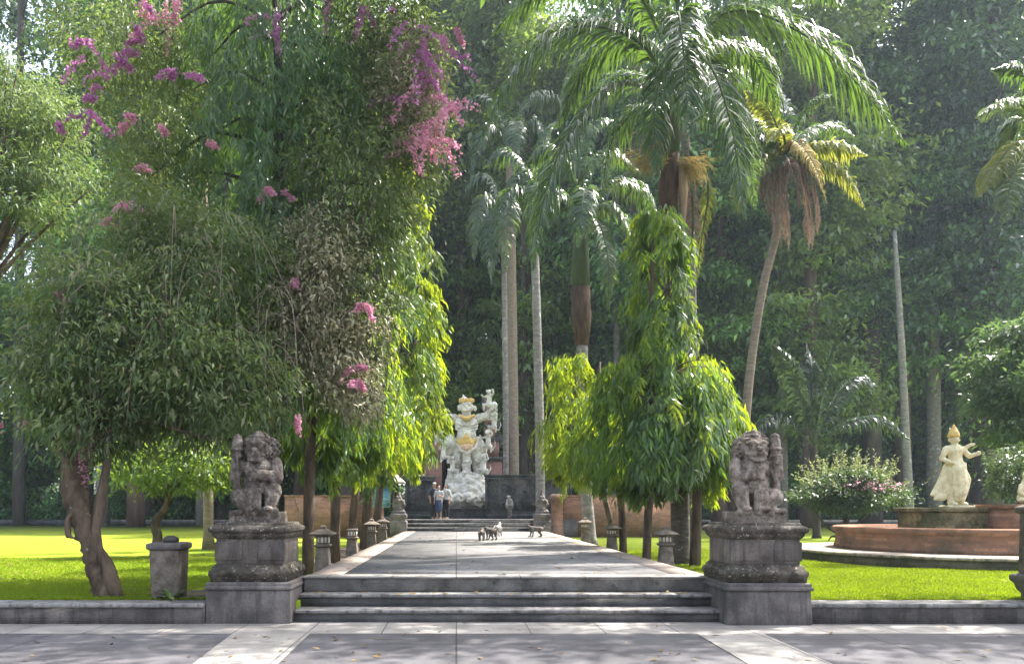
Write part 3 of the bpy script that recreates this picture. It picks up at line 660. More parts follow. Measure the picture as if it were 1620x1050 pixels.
b = Blob(); b.m.tube([Vector((.3*math.cos(a), -.07+.29*math.sin(a), 4.93+.02*math.sin(6*a))) for a in [k*math.pi/9 for k in range(19)]], .06, 6)
for k in range(7): a = math.pi*(1+(k+.5)/7); b.sph((.3*math.cos(a), -.07+.3*math.sin(a), 5.0), (.06,.05,.09))
b.build('headband', M['gold'], G, .025, .02, .05, 1)
b = Blob(); b.chain([(-.32,-.3,4.28),(-.15,-.42,4.18),(0,-.46,4.1),(.15,-.42,4.18),(.32,-.3,4.28)],[.07,.08,.11,.08,.07]); b.build('collar', M['gold'], G, .025, .03, .06, 1)
b = Blob(); b.sph((0,-.48,3.02),(.4,.14,.24)); b.sph((0,-.5,3.22),(.2,.1,.16)); b.sph((0,-.52,3.4),(.06,.05,.1)); b.cap((-.42,-.36,3.12),(.42,-.36,3.12),.08,.08); b.build('belt_plate', M['gold'], G, .025, .05, .08, 1)
b = Blob(); b.sph((.02,-.54,2.82),(.3,.1,.2)); b.cap((.02,-.52,2.75),(0,-.5,2.5),.16,.06); b.build('loincloth', M['pink_cloth'], G, .025, .04, .08, 1)
G.scale = (1.12, 1.0, 1.09)
m = MB(); m.box(GX(708,37), GX(800,37), 36.95, 40.2, 1.066, 1.47); m.box(GX(706,37), GX(802,37), 36.87, 40.25, 1.47, 1.555)
o = bevel(m.build('statue_plinth', M['stone_wall']), .015); tag(o, 'wide low dark stone plinth under the white giant statue', 'plinth')

# ------------------------------------------------------------------ animals and people
def monkey_walk(loc, yaw, sc_, mat, label, head=0.0):
    r = empty('macaque', loc, label, 'monkey', 'macaques on the path', yaw)
    b = Blob(); k = sc_
    def T(p): return tuple(q*k for q in p)
    # runs along -y: head at -y
    b.chain([T((0,.22,.33)), T((0,.02,.345)), T((0,-.18,.345))], [.095*k,.085*k,.10*k]); b.sph(T((0,-.1,.31)), T((.085,.12,.10)))
    b.chain([T((0,-.2,.38)), T((0,-.29,.42+head))], [.07*k,.06*k]); b.sph(T((0,-.32,.44+head)), T((.065,.075,.068))); b.sph(T((0,-.39,.415+head)), T((.036,.045,.034)))
    for s in (-1, 1):
        b.sph(T((s*.065,-.30,.46+head)), T((.022,.014,.026))); b.sph(T((s*.025,-.385,.452+head)), .014*k)
        b.chain([T((s*.07,.2,.32)), T((s*.085,.13,.2)), T((s*.08,.22,.09)), T((s*.08,.20,.02))], [.07*k,.048*k,.03*k,.024*k]); b.cap(T((s*.08,.2,.016)), T((s*.085,.12,.014)), .022*k, .016*k)
        b.chain([T((s*.075,-.18,.32)), T((s*.08,-.16+.03*s,.17)), T((s*.075,-.2+.04*s,.03))], [.055*k,.036*k,.026*k]); b.cap(T((s*.075,-.2+.04*s,.018)), T((s*.075,-.27+.04*s,.014)), .022*k, .016*k)
    b.chain([T((0,.3,.36)), T((.02,.42,.42)), T((.05,.55,.36)), T((.06,.66,.24))], [.026*k,.02*k,.017*k,.012*k])
    b.build('body', mat, r, .012*k, .012, .03, 1)
    return r
def path_pt(px, py): Y = (H-PZ)*F/(py-HY); return (GX(px, Y), Y, PZ+.003)
monkey_walk(path_pt(762,855), R(172), .75, M['fur'], 'small dark macaque standing with its back turned, first of the huddle')
monkey_walk(path_pt(777,854), R(215), .85, M['fur'], 'dark macaque in the middle of the huddle of three, walking away')
monkey_walk(path_pt(788,848), R(165), .92, M['fur_pale'], 'pale macaque standing behind the two dark ones in the huddle', .04)
monkey_walk(path_pt(848,849), R(-85), .85, M['fur'], 'dark tan macaque walking alone by the sunny path edge')
# sitting monkey on a stone stub
loc = (GX(805,36), 35.75, 1.066)
r = empty('stone_stub', loc, 'short pale stone stub under the sitting grey monkey', 'stone stub')
m = MB(); m.lathe(0, 0, [(.12,0),(.09,.1),(.085,.36),(.13,.44),(.13,.5)], 14); m.build('post', M['stone_lantern'], r)
r = empty('macaque', (loc[0], loc[1], 1.566), 'grey macaque sitting on the stone stub before the carved wall', 'monkey')
b = Blob(); b.chain([(0,.06,.1),(0,.03,.3),(0,-.02,.4)],[.13,.11,.09]); b.sph((-.03,-.06,.52),.085); b.sph((-.06,-.13,.5),.045)
for s in (-1,1):
    b.chain([(s*.09,0,.38),(s*.13,-.1,.22),(s*.06,-.18,.12)],[.05,.04,.03]); b.chain([(s*.08,.05,.08),(s*.15,-.14,.16),(s*.12,-.16,.02)],[.075,.055,.035]); b.sph((s*.08-.03,-.05,.55),.028)
b.chain([(0,.16,.05),(.12,.22,-.1),(.14,.22,-.35)],[.03,.025,.018]); b.build('body', M['fur_pale'], r, .015, .012, .03, 1)

def person(loc, yaw, h, top, legs, label, hat=None, skirt=False, arm=0, hairlong=False, baretop=False):
    r = empty('person', loc, label, 'person', 'visitors standing by the statue', yaw); k = h/1.7
    def T(p): return tuple(q*k for q in p)
    b = Blob()
    for s in (-1, 1):
        b.chain([T((s*.09,0,.88)), T((s*.095,-.02,.48)), T((s*.095,.01,.09))], [.085*k,.06*k,.042*k]); b.cap(T((s*.095,.02,.04)), T((s*.105,-.15,.03)), .042*k, .034*k)
        if arm and s == arm:
            b.chain([T((s*.18,0,1.36)), T((s*.24,-.04,1.12)), T((s*.13,-.24,1.18))], [.055*k,.044*k,.034*k]); hnd = Vector((s*.12,-.29,1.2)); d = Vector((-s*.3,-1,.2))
        else:
            b.chain([T((s*.18,0,1.36)), T((s*.235,.02,1.09)), T((s*.23,-.06,.86))], [.055*k,.044*k,.034*k]); hnd = Vector((s*.23,-.075,.80)); d = Vector((0,-.15,-1))
        d.normalize(); b.sph(T(hnd), T((.035,.04,.05)))
        for f in range(4):
            q = hnd + Vector((0,-.028+.018*f,-.03)); b.cap(T(q), T(q+d*(.07-.008*abs(f-1.5))), .011*k, .008*k)
        b.cap(T(hnd+Vector((-s*.03,-.03,.02))), T(hnd+Vector((-s*.045,-.06,-.03))), .012*k, .009*k)
    b.chain([T((0,0,.92)), T((0,.01,1.1)), T((0,0,1.32))], [.135*k,.125*k,.14*k]); b.cap(T((-.15,0,1.37)), T((.15,0,1.37)), .065*k, .065*k); b.cap(T((0,0,1.4)), T((0,-.01,1.54)), .055*k, .05*k)
    b.sph(T((0,-.01,1.6)), T((.075,.092,.108))); b.sph(T((0,-.1,1.59)), T((.014,.02,.022))); b.cap(T((-.02,-.092,1.55)), T((.02,-.092,1.55)), .008*k, .008*k)
    for s in (-1,1): b.sph(T((s*.077,0,1.6)), T((.012,.02,.03))); b.sph(T((s*.03,-.09,1.62)), T((.013,.008,.009)))
    b.build('body', M['skin'], r, .016, 0, .1, 1)
    b = Blob(); b.chain([T((0,0,.9)), T((0,.01,1.1)), T((0,0,1.32))], [.155*k,.143*k,.158*k]); b.cap(T((-.155,0,1.37)), T((.155,0,1.37)), .08*k, .08*k)
    for s in (-1,1): b.cap(T((s*.18,0,1.36)), T((s*.235,.0,1.16)), .075*k, .062*k)
    b.build('shirt', top, r, .018, .02, .08, 1)
    b = Blob()
    if skirt: b.chain([T((0,0,.93)), T((0,0,.75)), T((0,0,.45))], [.165*k,.18*k,.17*k])
    else:
        b.cap(T((0,0,.93)), T((0,0,.86)), .16*k, .165*k)
        for s in (-1,1): b.chain([T((s*.09,0,.86)), T((s*.098,-.02,.5)), T((s*.098,.01,.14))], [.105*k,.085*k,.065*k])
    b.build('skirt' if skirt else 'trousers', legs, r, .018, .02, .08, 1)
    b = Blob(); b.sph(T((0,.02,1.635)), T((.085,.095,.095)))
    if hairlong: b.chain([T((0,.07,1.6)), T((0,.09,1.36))], [.07*k,.05*k])
    b.build('hair', M['hair'], r, .014, .006, .03, 1)
    if hat:
        b = Blob(); b.sph(T((0,.0,1.69)), T((.098,.108,.06))); b.sph(T((0,-.1,1.672)), T((.085,.08,.018))); b.build('cap', hat, r, .012, 0, .1, 1)
LANZ = 1.071
person((GX(687,34.9), 34.9, LANZ), R(25), 1.62, M['navy'], M['black_cloth'], 'person in dark navy clothes with a white cap, outermost of the three', M['white_cloth'], hairlong=False)
person((GX(694.5,34.6), 34.6, LANZ), R(-20), 1.5, M['white_cloth'], M['blue_denim'], 'person in white top and blue skirt between two companions', None, True, 1, True)
person((GX(706,34.9), 34.9, LANZ), R(-35), 1.58, M['grey_cloth'], M['black_cloth'], 'person in grey shirt and black trousers next to the white boulder mound', None, False, -1, True)

# ------------------------------------------------------------------ fountain at right
FX, FY = 12.9, 19.7
r = empty('fountain', (FX, FY, LZ), 'round brick fountain basin with a pale ledge on the sunny lawn', 'fountain')
m = MB(); m.lathe(0, 0, [(4.05,-.02),(4.05,.2)], 72); m.build('plinth_ring', M['ledge_side'], r)
m = MB(); m.lathe(0, 0, [(4.12,.202),(4.12,.26),(3.9,.27),(2.4,.27)], 72); m.build('ledge', M['plaster_ledge'], r)
m = MB(); m.lathe(0, 0, [(2.9,.272),(2.9,.36),(2.86,.4),(2.86,.66),(2.9,.7),(2.94,.72),(2.94,.82),(2.9,.84),(2.45,.84),(2.45,.6),(.3,.6)], 64); m.build('basin', M['brick_orange'], r)
r = empty('stone_block', (GX(1511,19.0)+.05, 19.2, LZ+.6), 'mossy oblong stone block carrying the cream statue', 'plinth')
m = MB(); m.box(-1.02, 1.04, -.5, .6, 0, .62); m.box(-1.1, 1.1, -.58, .68, .62, .72); m.box(-1.06,1.08,-.55,.65,.0,.08); bevel(m.build('block', M['mossy_block'], r), .02)
r = empty('brick_block', (GX(1620,18.5), 18.5, LZ+.6), 'orange brick block on the fountain basin beside the mossy block', 'plinth')
m = MB(); m.box(-.72, .9, -.45, .6, 0, .70); m.box(-.77, .95, -.5, .65, .70, .80); m.build('block', M['brick_orange'], r)
b = Blob(); b.sph((0,0,.15),(.18,.18,.15)); b.chain([(0,0,.2),(0,0,.45),(.02,0,.6)],[.13,.1,.07]); b.sph((.02,-.02,.68),.09)
for k in (-1,1): b.sph((k*.14,-.1,.1),(.1,.14,.07)); b.chain([(k*.1,0,.45),(k*.18,-.05,.28),(k*.1,-.15,.2)],[.05,.045,.04])
o = b.build('small_statue', M['cream'], None, .015, .02, .04, 1); o.location = (GX(1622,18.4), 18.4, LZ+1.4); tag(o, 'small cream seated figure on the orange brick block', 'statue')
r = empty('dancer_statue', (GX(1512,19.1), 19.1, LZ+1.322), 'slender cream and gold statue with bent arms on the mossy block', 'statue')
b = Blob()
b.box(-.3,.36,-.2,.22,0,.05)
b.chain([(-.12,0,.95),(-.11,-.03,.5),(-.12,0,.1)],[.15,.11,.075]); b.chain([(.1,0,.95),(.12,-.02,.5),(.13,.02,.1)],[.15,.12,.08]); b.sph((-.13,-.1,.09),(.08,.15,.05)); b.sph((.14,-.08,.09),(.08,.15,.05))
b.chain([(0,-.02,1.0),(.02,-.03,.6),(.03,-.05,.3)],[.22,.24,.19]); b.sph((0,0,1.05),(.22,.17,.16)); b.chain([(0,0,1.05),(-.01,0,1.25),(-.03,0,1.42)],[.17,.15,.18])
b.cap((-.22,0,1.46),(.16,0,1.44),.085,.085); b.cap((-.03,0,1.5),(-.04,-.01,1.62),.07,.06); b.sph((-.05,-.03,1.68),(.1,.11,.125)); b.sph((-.05,-.14,1.67),.022)
b.chain([(.18,0,1.44),(.30,-.06,1.27),(.36,-.26,1.32)],[.075,.06,.045]); b.sph((.37,-.3,1.33),(.05,.05,.06)); b.chain([(.2,-.02,1.47),(.29,-.12,1.55),(.34,-.16,1.56)],[.05,.04,.035])
b.chain([(-.24,0,1.45),(-.36,-.02,1.22),(-.22,-.16,1.1)],[.08,.062,.05]); b.sph((-.2,-.2,1.09),.05)
b.chain([(-.2,.05,1.0),(-.3,.06,.7),(-.42,.08,.42),(-.55,.05,.32)],[.08,.09,.1,.05]); b.chain([(-.15,.05,.6),(-.3,.05,.3),(-.5,.0,.22)],[.12,.13,.05]); b.chain([(.2,.03,1.0),(.32,.02,.7),(.28,.02,.4)],[.06,.07,.05])
for z in (1.02,1.08): b.m.tube([Vector((.22*math.cos(a),.17*math.sin(a),z)) for a in [k*.35 for k in range(19)]], .03, 6)
for k in (-1,1): b.sph((-.05+k*.11,0,1.68),(.03,.04,.06))
b.build('figure', M['cream'], r, .016, .02, .05, 1)
b = Blob(); b.m.lathe(-.05, 0, [(.125,1.74),(.14,1.78),(.12,1.86),(.1,1.9),(.07,1.95),(.03,2.03),(.005,2.08)], 14); b.sph((-.05,-.1,1.84),(.06,.03,.07)); b.build('headdress', M['gold'], r, .014, .015, .03, 1)

# ------------------------------------------------------------------ plants: leaf meshes
def leaf4(pos, d, nrm, L, W, fold=.18, bend=.12):
    d = unit(d); s = unit(np.cross(d, nrm)); n = np.cross(s, d); L = np.asarray(L).reshape(-1,1); W = np.asarray(W).reshape(-1,1)
    p1 = pos + d*L*.42 + s*W*.5 + n*W*fold; p3 = pos + d*L*.42 - s*W*.5 + n*W*fold
    p2 = pos + d*L + np.array([0,0,-1])*L*bend
    N = len(pos); V = np.stack([pos, p1, p2, p3], 1).reshape(-1,3); i = np.arange(N)[:,None]*4
    return V, [i + np.array([[0,1,2,3]])]
def leaf6(pos, d, nrm, L, W, droop=.3, fold=.15):
    d = unit(d); s = unit(np.cross(d, nrm)); n = np.cross(s, d); L = np.asarray(L).reshape(-1,1); W = np.asarray(W).reshape(-1,1)
    g = np.array([0,0,-1.])
    a = pos + d*L*.33 + g*L*droop*.1; b_ = pos + d*L*.68 + g*L*droop*.45; t = pos + d*L + g*L*droop
    V = np.stack([pos, a+s*W*.5+n*W*fold, a-s*W*.5+n*W*fold, b_+s*W*.38+n*W*fold, b_-s*W*.38+n*W*fold, t], 1).reshape(-1,3)
    i = np.arange(len(pos))[:,None]*6
    return V, [i+np.array([[0,1,2]]), i+np.array([[1,3,4,2]]), i+np.array([[3,5,4]])]
def merge(parts):
    V = []; A = {}; n = 0
    for v, arrs in parts:
        for a in arrs: A.setdefault(a.shape[1], []).append(a + n)
        V.append(v); n += len(v)
    return np.concatenate(V), [np.concatenate(x) for x in A.values()]
def crown_leaves(blobs, ncl, nl, rcl, L, W, seed, droop=.35, flat=.55, shell=.28, six=False, jit=.7, zmin=None):
    """clusters of leaves biased to the outside of a union of ellipsoids; returns mesh data and the cluster centres"""
    rg = np.random.default_rng(seed)
    c = np.array([q[0] for q in blobs], float); r = np.array([q[1] for q in blobs], float)
    wt = np.array([(q[2] if len(q) > 2 else 1) for q in blobs]) * (r.prod(1))**(2/3); wt /= wt.sum()
    k = rg.choice(len(blobs), ncl, p=wt); u = unit(rg.normal(size=(ncl,3))); rad = rg.random(ncl)**shell
    cc = c[k] + u*r[k]*rad[:,None]
    if zmin is not None: cc[:,2] = np.maximum(cc[:,2], zmin)
    out = unit(u*np.array([1,1,.6]))
    scl = rg.uniform(.65, 1.35, ncl)
    q = np.repeat(np.arange(ncl), nl)
    pos = cc[q] + rg.normal(size=(len(q),3))*np.array([1,1,flat])*rcl*.5*scl[q,None]
    d = out[q]*.6 + unit(rg.normal(size=(len(q),3)))*jit + np.array([0,0,-droop])
    nr = np.array([0,0,1.]) + rg.normal(size=(len(q),3))*.5 + out[q]*.3
    l = L*rg.uniform(.65,1.3,len(q)); 
    return (leaf6 if six else leaf4)(pos, d, nr, l, l*W/L), cc
def drooping(centres, tips_dir, n, length, L, W, seed, spread=.05):
    """weeping sprays: from each centre a twig goes out then hangs; long narrow leaves hang along it"""
    rg = np.random.default_rng(seed); N = len(centres)
    t = np.tile(np.linspace(.05, 1, n), N) + rg.uniform(-.03,.03,N*n); q = np.repeat(np.arange(N), n)
    ln = np.asarray(length) if hasattr(length, '__len__') else length*rg.uniform(.6,1.3,N)[q]
    o = tips_dir[q]
    pos = centres[q] + o*(ln*.42*np.sin(np.minimum(t*1.7, 1.57)))[:,None] + np.array([0,0,-1.])*(ln*.95*np.maximum(t-.12,0)**1.25)[:,None]
    pos += rg.normal(size=pos.shape)*spread
    side = unit(np.cross(o, [0,0,1.])) * rg.choice([-1,1], len(q))[:,None]
    d = o*.25 + side*rg.uniform(.1,.6,len(q))[:,None] + rg.normal(size=pos.shape)*.22 + np.array([0,0,-.85])
    nr = o + rg.normal(size=pos.shape)*.45 + np.array([0,0,.35])
    l = L*rg.uniform(.6,1.25,len(q))
    return leaf6(pos, d, nr, l, l*W/L, .12, .12)
def trunk_mesh(name, pts, rad, mat, parent, n=12, limbs=(), seed=0, wob=.06, res=14):
    m = MB(); c = catmull(pts, res); k = len(rad)
    rr = [np.interp(i/(res-1), np.linspace(0,1,k), rad) for i in range(res)]
    m.tube(c, rr, n, wob, seed)
    for lp, r0, r1 in limbs:
        cc = catmull(lp, 8); m.tube(cc, [r0+(r1-r0)*i/7 for i in range(8)], 6, wob, seed+1)
    return m.build(name, mat, parent, True)
def rel(p, o): return tuple(Vector(p) - Vector(o))

# ---- mast trees (weeping columns)
def mast_tree(px, Y, lean, prof, label, group, seed, mat='mast', nb=300, nleaf=22, L=.24, W=.046, tr=(.12,.08,.03), zb=LZ, extra=None, trmat='trunk_brown', len_=.9):
    """prof: [(z, radius, dx)] crown profile from bottom to top"""
    base = Vector((GX(px, Y), Y, zb)); r = empty('mast_tree', base, label, 'tree', group)
    rg = np.random.default_rng(seed)
    z = np.array([p[0] for p in prof]); ra = np.array([p[1] for p in prof]); dx = np.array([p[2] for p in prof])
    top = z[-1]
    zt = np.linspace(0, top-.2, 8); pts = [(np.interp(v, [0, z[0]] + list(z[1:]), [0, dx[0]] + list(dx[1:]))*.4*min(1, v/z[0]), 0, v) for v in zt]
    limbs = []
    wz = np.interp(np.linspace(z[0], top, 60), z, ra) + .15; wz /= wz.sum()
    na = max(12, nb//8); ia = rg.integers(0, na, nb)      # boughs, each carrying several sprays
    za = rg.choice(np.linspace(z[0], top, 60), na, p=wz); pa = rg.uniform(0, 2*np.pi, na); fa = rg.uniform(.32, 1.18, na)
    zz = za[ia] + rg.normal(size=nb)*.16; ph = pa[ia] + rg.normal(size=nb)*.22; rr = np.interp(zz, z, ra)*fa[ia]*rg.uniform(.35, 1.0, nb)**.5*.85
    o = np.stack([np.cos(ph), np.sin(ph), np.zeros(nb)], 1)
    ctr = np.stack([np.interp(zz, z, dx), np.zeros(nb), zz], 1) + o*rr[:,None] + np.array([0,0,.35])*np.clip(1-np.abs(zz-top)/top,0,1)[:,None]
    ctr[:,2] = np.minimum(ctr[:,2], top)
    for k in range(0, nb, 9):
        c0 = ctr[k]; zs = min(max(c0[2]-.25, z[0]*.9), top-.3); limbs.append(([(np.interp(zs, z, dx),0,zs), (c0[0]*.6+np.interp(zs,z,dx)*.4, c0[1]*.6, c0[2]+.02), tuple(c0)], .022, .006))
    trunk_mesh('trunk', pts, tr, M[trmat], r, 10, limbs, seed)
    ln = len_*rg.uniform(.6, 1.35, nb)*np.clip(.5 + .5*np.interp(zz, z, ra), .5, 1.3)
    ln = np.minimum(ln, np.maximum(zz - z[0] + .05, .3))
    yg = (rr > .55*np.interp(zz, z, ra)) & (rg.random(nb) < .3)      # flushes of young leaves at the bough ends
    V, A = drooping(ctr[~yg], o[~yg], nleaf, ln[~yg].repeat(nleaf), L, W, seed+5)
    mk('crown', V, A, M[mat], r, True)
    V, A = drooping(ctr[yg]+o[yg]*.12, o[yg], nleaf, (ln[yg]*.7).repeat(nleaf), L, W, seed+6)
    mk('young_leaves', V, A, M['mast_bright'], r, True)
    if extra: extra(r)
    return r
GL = 'weeping mast trees lining the shady side of the path'
GR = 'weeping mast trees lining the sunny side of the path'
def zpx(py, Y): return H - (py-HY)/F*Y
# right side group
mast_tree(1022, 16.6, 0, [(zpx(772,17)-LZ,1.0,.3),(zpx(735,17)-LZ,1.7,.3),(zpx(640,17)-LZ,1.7,.3),(zpx(600,17)-LZ,1.35,.3),(zpx(572,17)-LZ,.8,.25),(zpx(500,17)-LZ,.74,.25),(zpx(430,17)-LZ,.68,.35),(zpx(385,17)-LZ,.58,.38),(zpx(345,17)-LZ,.22,.36)],
          'tallest weeping mast tree with a narrow spire, in front of the big palm', GR, 21, nb=860, nleaf=22, tr=(.10,.07,.03), len_=.72)
mast_tree(1100, 17.3, 0, [(zpx(770,17)-LZ,.7,.15),(zpx(690,17)-LZ,.95,.15),(zpx(610,17)-LZ,.85,.1),(zpx(560,17)-LZ,.6,.05),(zpx(530,17)-LZ,.3,.0)],
          'bright weeping mast tree bulging out beside the tan guardian statue', GR, 22, mat='mast_bright', nb=230, tr=(.13,.1,.04), len_=.75)
mast_tree(986, 20.5, 0, [(zpx(765,20)-LZ,.8,-.25),(zpx(690,20)-LZ,1.25,-.3),(zpx(620,20)-LZ,.95,-.2),(zpx(570,20)-LZ,.4,-.1)],
          'weeping mast tree on thin leaning trunk, between spire tree and pale palm', GR, 23, nb=300, tr=(.11,.08,.03))
mast_tree(970, 23.0, 0, [(zpx(760,23)-LZ,.7,-1.1),(zpx(680,23)-LZ,1.05,-1.2),(zpx(610,23)-LZ,.9,-1.1),(zpx(562,23)-LZ,.4,-.95)],
          'mast tree drooping over the path nearest the grey palm trunk', GR, 24, mat='mast_bright', nb=250, tr=(.1,.07,.03))
# left side row
mast_tree(487, 15.0, 0, [(zpx(735,15)-LZ,.75,.1),(zpx(650,15)-LZ,.95,.2),(zpx(560,15)-LZ,.9,.2),(zpx(470,15)-LZ,.7,.1),(zpx(390,15)-LZ,.5,0),(zpx(330,15)-LZ,.2,0)],
          'weeping mast tree nearest the steps in the shady row', GL, 31, nb=420, tr=(.12,.09,.03))
mast_tree(530, 18.3, 0, [(zpx(740,18)-LZ,.7,.1),(zpx(650,18)-LZ,1.0,.3),(zpx(560,18)-LZ,.95,.3),(zpx(440,18)-LZ,.75,.2),(zpx(330,18)-LZ,.4,.1),(zpx(280,18)-LZ,.1,.1)],
          'weeping mast tree second in the shady row', GL, 32, nb=420, tr=(.13,.09,.03))
mast_tree(556, 21.2, 0, [(zpx(748,21)-LZ,.7,.5),(zpx(670,21)-LZ,1.15,.6),(zpx(580,21)-LZ,1.1,.5),(zpx(480,21)-LZ,.8,.3),(zpx(380,21)-LZ,.5,.2)],
          'bright weeping mast tree third in the shady row', GL, 33, mat='mast_bright', nb=360, tr=(.12,.09,.03))
mast_tree(575, 24.2, 0, [(zpx(750,24)-LZ,.8,.6),(zpx(660,24)-LZ,1.25,.7),(zpx(560,24)-LZ,1.15,.8),(zpx(450,24)-LZ,1.0,.8),(zpx(320,24)-LZ,.8,.7),(zpx(200,24)-LZ,.3,.5)],
          'weeping mast tree fourth in the shady row', GL, 34, nb=520, tr=(.14,.1,.03), nleaf=18, L=.30, W=.062)
mast_tree(592, 27.5, 0, [(zpx(745,27)-LZ,.8,.9),(zpx(660,27)-LZ,1.35,1.1),(zpx(560,27)-LZ,1.35,1.3),(zpx(450,27)-LZ,1.25,1.35),(zpx(330,27)-LZ,.95,1.2),(zpx(230,27)-LZ,.35,.9)],
          'yellow green weeping mast tree farthest along the shady row', GL, 35, mat='mast_bright', nb=520, tr=(.15,.1,.03), nleaf=18, L=.32, W=.07)

# ---- bougainvillea masses
def B(px, py, Y, rx, ry, rd, w_=1): return (P(px, py, Y), (rx/F*Y, rd, ry/F*Y), w_)
def shift(blobs, o): return [((np.array(c)-np.array(o)), r, w_) for c, r, w_ in blobs]
def spray(curves, n, size, seed, o, spread):
    """arching stems strung with flowers, starting along each guide curve"""
    rg = np.random.default_rng(seed); ps = []
    for cv, cnt, sp in curves:
        c = np.array([tuple(p) for p in catmull(cv, 40)])
        while cnt > 0:
            m_ = int(rg.integers(14, 46)); cnt -= m_
            k = rg.integers(0, 40); t = np.linspace(0, 1, m_)[:,None]; d = unit(rg.normal(size=3)*np.array([1,.7,.6]))*rg.uniform(1.5, 5)*sp
            ps.append(c[k] + rg.normal(size=3)*sp*.8 + d*t + np.array([0,0,-1.])*t*t*sp*rg.uniform(.5,2.5) + rg.normal(size=(m_,3))*min(sp*.12, .018))
    p = np.concatenate(ps) - np.array(o); N = len(p)
    p3 = np.repeat(p, 3, 0) + rg.normal(size=(N*3,3))*.022
    return leaf4(p3, rg.normal(size=(N*3,3)), rg.normal(size=(N*3,3)), size*rg.uniform(.7,1.3,N*3), size*.8*rg.uniform(.7,1.2,N*3), .1, .05)
# crooked tree
o0 = Vector((GX(168,11.35), 11.35, LZ)); T0 = empty('bougainvillea_tree', o0, 'crooked gnarled tree with a wide tangled grey green crown over the kerb wall', 'tree')
tp = [rel(P(x, y, Y), o0) for x, y, Y in ((172,950,11.35),(158,905,11.4),(140,850,11.4),(122,790,11.5),(118,740,11.6),(150,680,11.8),(190,620,12.0))]
lm = [([rel(P(135,830,11.4),o0), rel(P(110,815,11.3),o0), rel(P(108,845,11.25),o0), rel(P(118,850,11.2),o0)], .05, .015),
      ([rel(P(185,950,11.3),o0), rel(P(172,900,11.32),o0), rel(P(150,855,11.35),o0), rel(P(158,790,11.4),o0), rel(P(170,730,11.5),o0)], .13, .06),
      ([rel(P(120,760,11.5),o0), rel(P(95,700,11.6),o0), rel(P(60,640,11.8),o0), rel(P(40,590,12),o0)], .09, .03),
      ([rel(P(140,700,11.7),o0), rel(P(220,665,11.7),o0), rel(P(320,690,11.7),o0), rel(P(430,700,11.9),o0)], .06, .015),
      ([rel(P(170,650,11.9),o0), rel(P(260,600,12),o0), rel(P(350,560,12.2),o0), rel(P(420,500,12.6),o0)], .07, .02),
      ([rel(P(180,640,12),o0), rel(P(210,540,12.2),o0), rel(P(230,450,12.4),o0), rel(P(290,380,12.8),o0)], .08, .02),
      ([rel(P(150,660,11.9),o0), rel(P(130,560,12.1),o0), rel(P(110,480,12.3),o0)], .06, .02)]
rg_ = random.Random(5)
for i in range(46):       # loose canes arching out of the tangle
    x, y = rg_.uniform(60,430), rg_.uniform(380,640); Y = rg_.uniform(11.2,12.6); sx = rg_.uniform(-90,90)
    lm.append(([rel(P(x,y,Y),o0), rel(P(x+sx*.4,y-rg_.uniform(10,70),Y-.2),o0), rel(P(x+sx,y+rg_.uniform(-40,60),Y-.3),o0), rel(P(x+sx*1.2,y+rg_.uniform(60,170),Y-.3),o0)], .0055, .003))
tk = trunk_mesh('trunk', tp, (.17,.16,.15,.18,.16,.11,.08), M['trunk_brown'], T0, 26, lm[:2], 3, .12, 60)
tx = bpy.data.textures.new('gnarls', 'CLOUDS'); tx.noise_scale = .13; tx.noise_depth = 3
dm = tk.modifiers.new('gnarls', 'DISPLACE'); dm.texture = tx; dm.strength = .13; dm.mid_level = .5; dm.texture_coords = 'LOCAL'
m = MB()
for lp, r0_, r1_ in lm[2:7]: m.tube(catmull(lp, 12), [r0_+(r1_-r0_)*i/11 for i in range(12)], 8, .15, 4)
m.build('boughs', M['trunk_brown'], T0, True)
m = MB()
for lp, r0_, r1_ in lm[7:]: m.tube(catmull(lp, 10), [r0_+(r1_-r0_)*i/9 for i in range(10)], 5)
m.build('hanging_canes', M['trunk_coconut'], T0, True)
bl = [B(240,560,12.3,185,120,1.5), B(105,590,12.0,85,105,1.0), B(140,470,12.4,100,75,1.1), B(330,430,12.9,130,110,1.3), B(330,620,12.0,130,85,1.0), B(150,660,11.7,80,70,.8), B(250,360,13.2,80,80,1)]
(V, A), cc = crown_leaves(shift(bl, o0), 1150, 36, .40, .115, .034, 41, .3, .5, .3, True)
mk('crown', V, A, M['vine'], T0, True)
rg = np.random.default_rng(8); ii = rg.choice(len(cc), 420); oo = unit(rg.normal(size=(420,3))*np.array([1,1,0])+np.array([0,-.3,0]))
V, A = drooping(cc[ii]*np.array([1.06,1.03,1.0]), oo, 18, .62, .14, .022, 9); mk('hanging_shoots', V, A, M['mast_dark'], T0, True)
V, A = spray([([P(0,672,12),P(40,670,12),P(80,640,12)],70,.06), ([P(170,380,12.4),P(200,335,12.4),P(230,320,12.4)],80,.07), ([P(80,470,11.7),P(110,465,11.7)],20,.04), ([P(440,640,11.6),P(470,655,11.6)],25,.05),
              ([P(130,690,11.2),P(160,620,11.2)],14,.2)], 0, .05, 3, o0, 0)
mk('pink_blossoms', V, A, M['bract_pale'], T0)
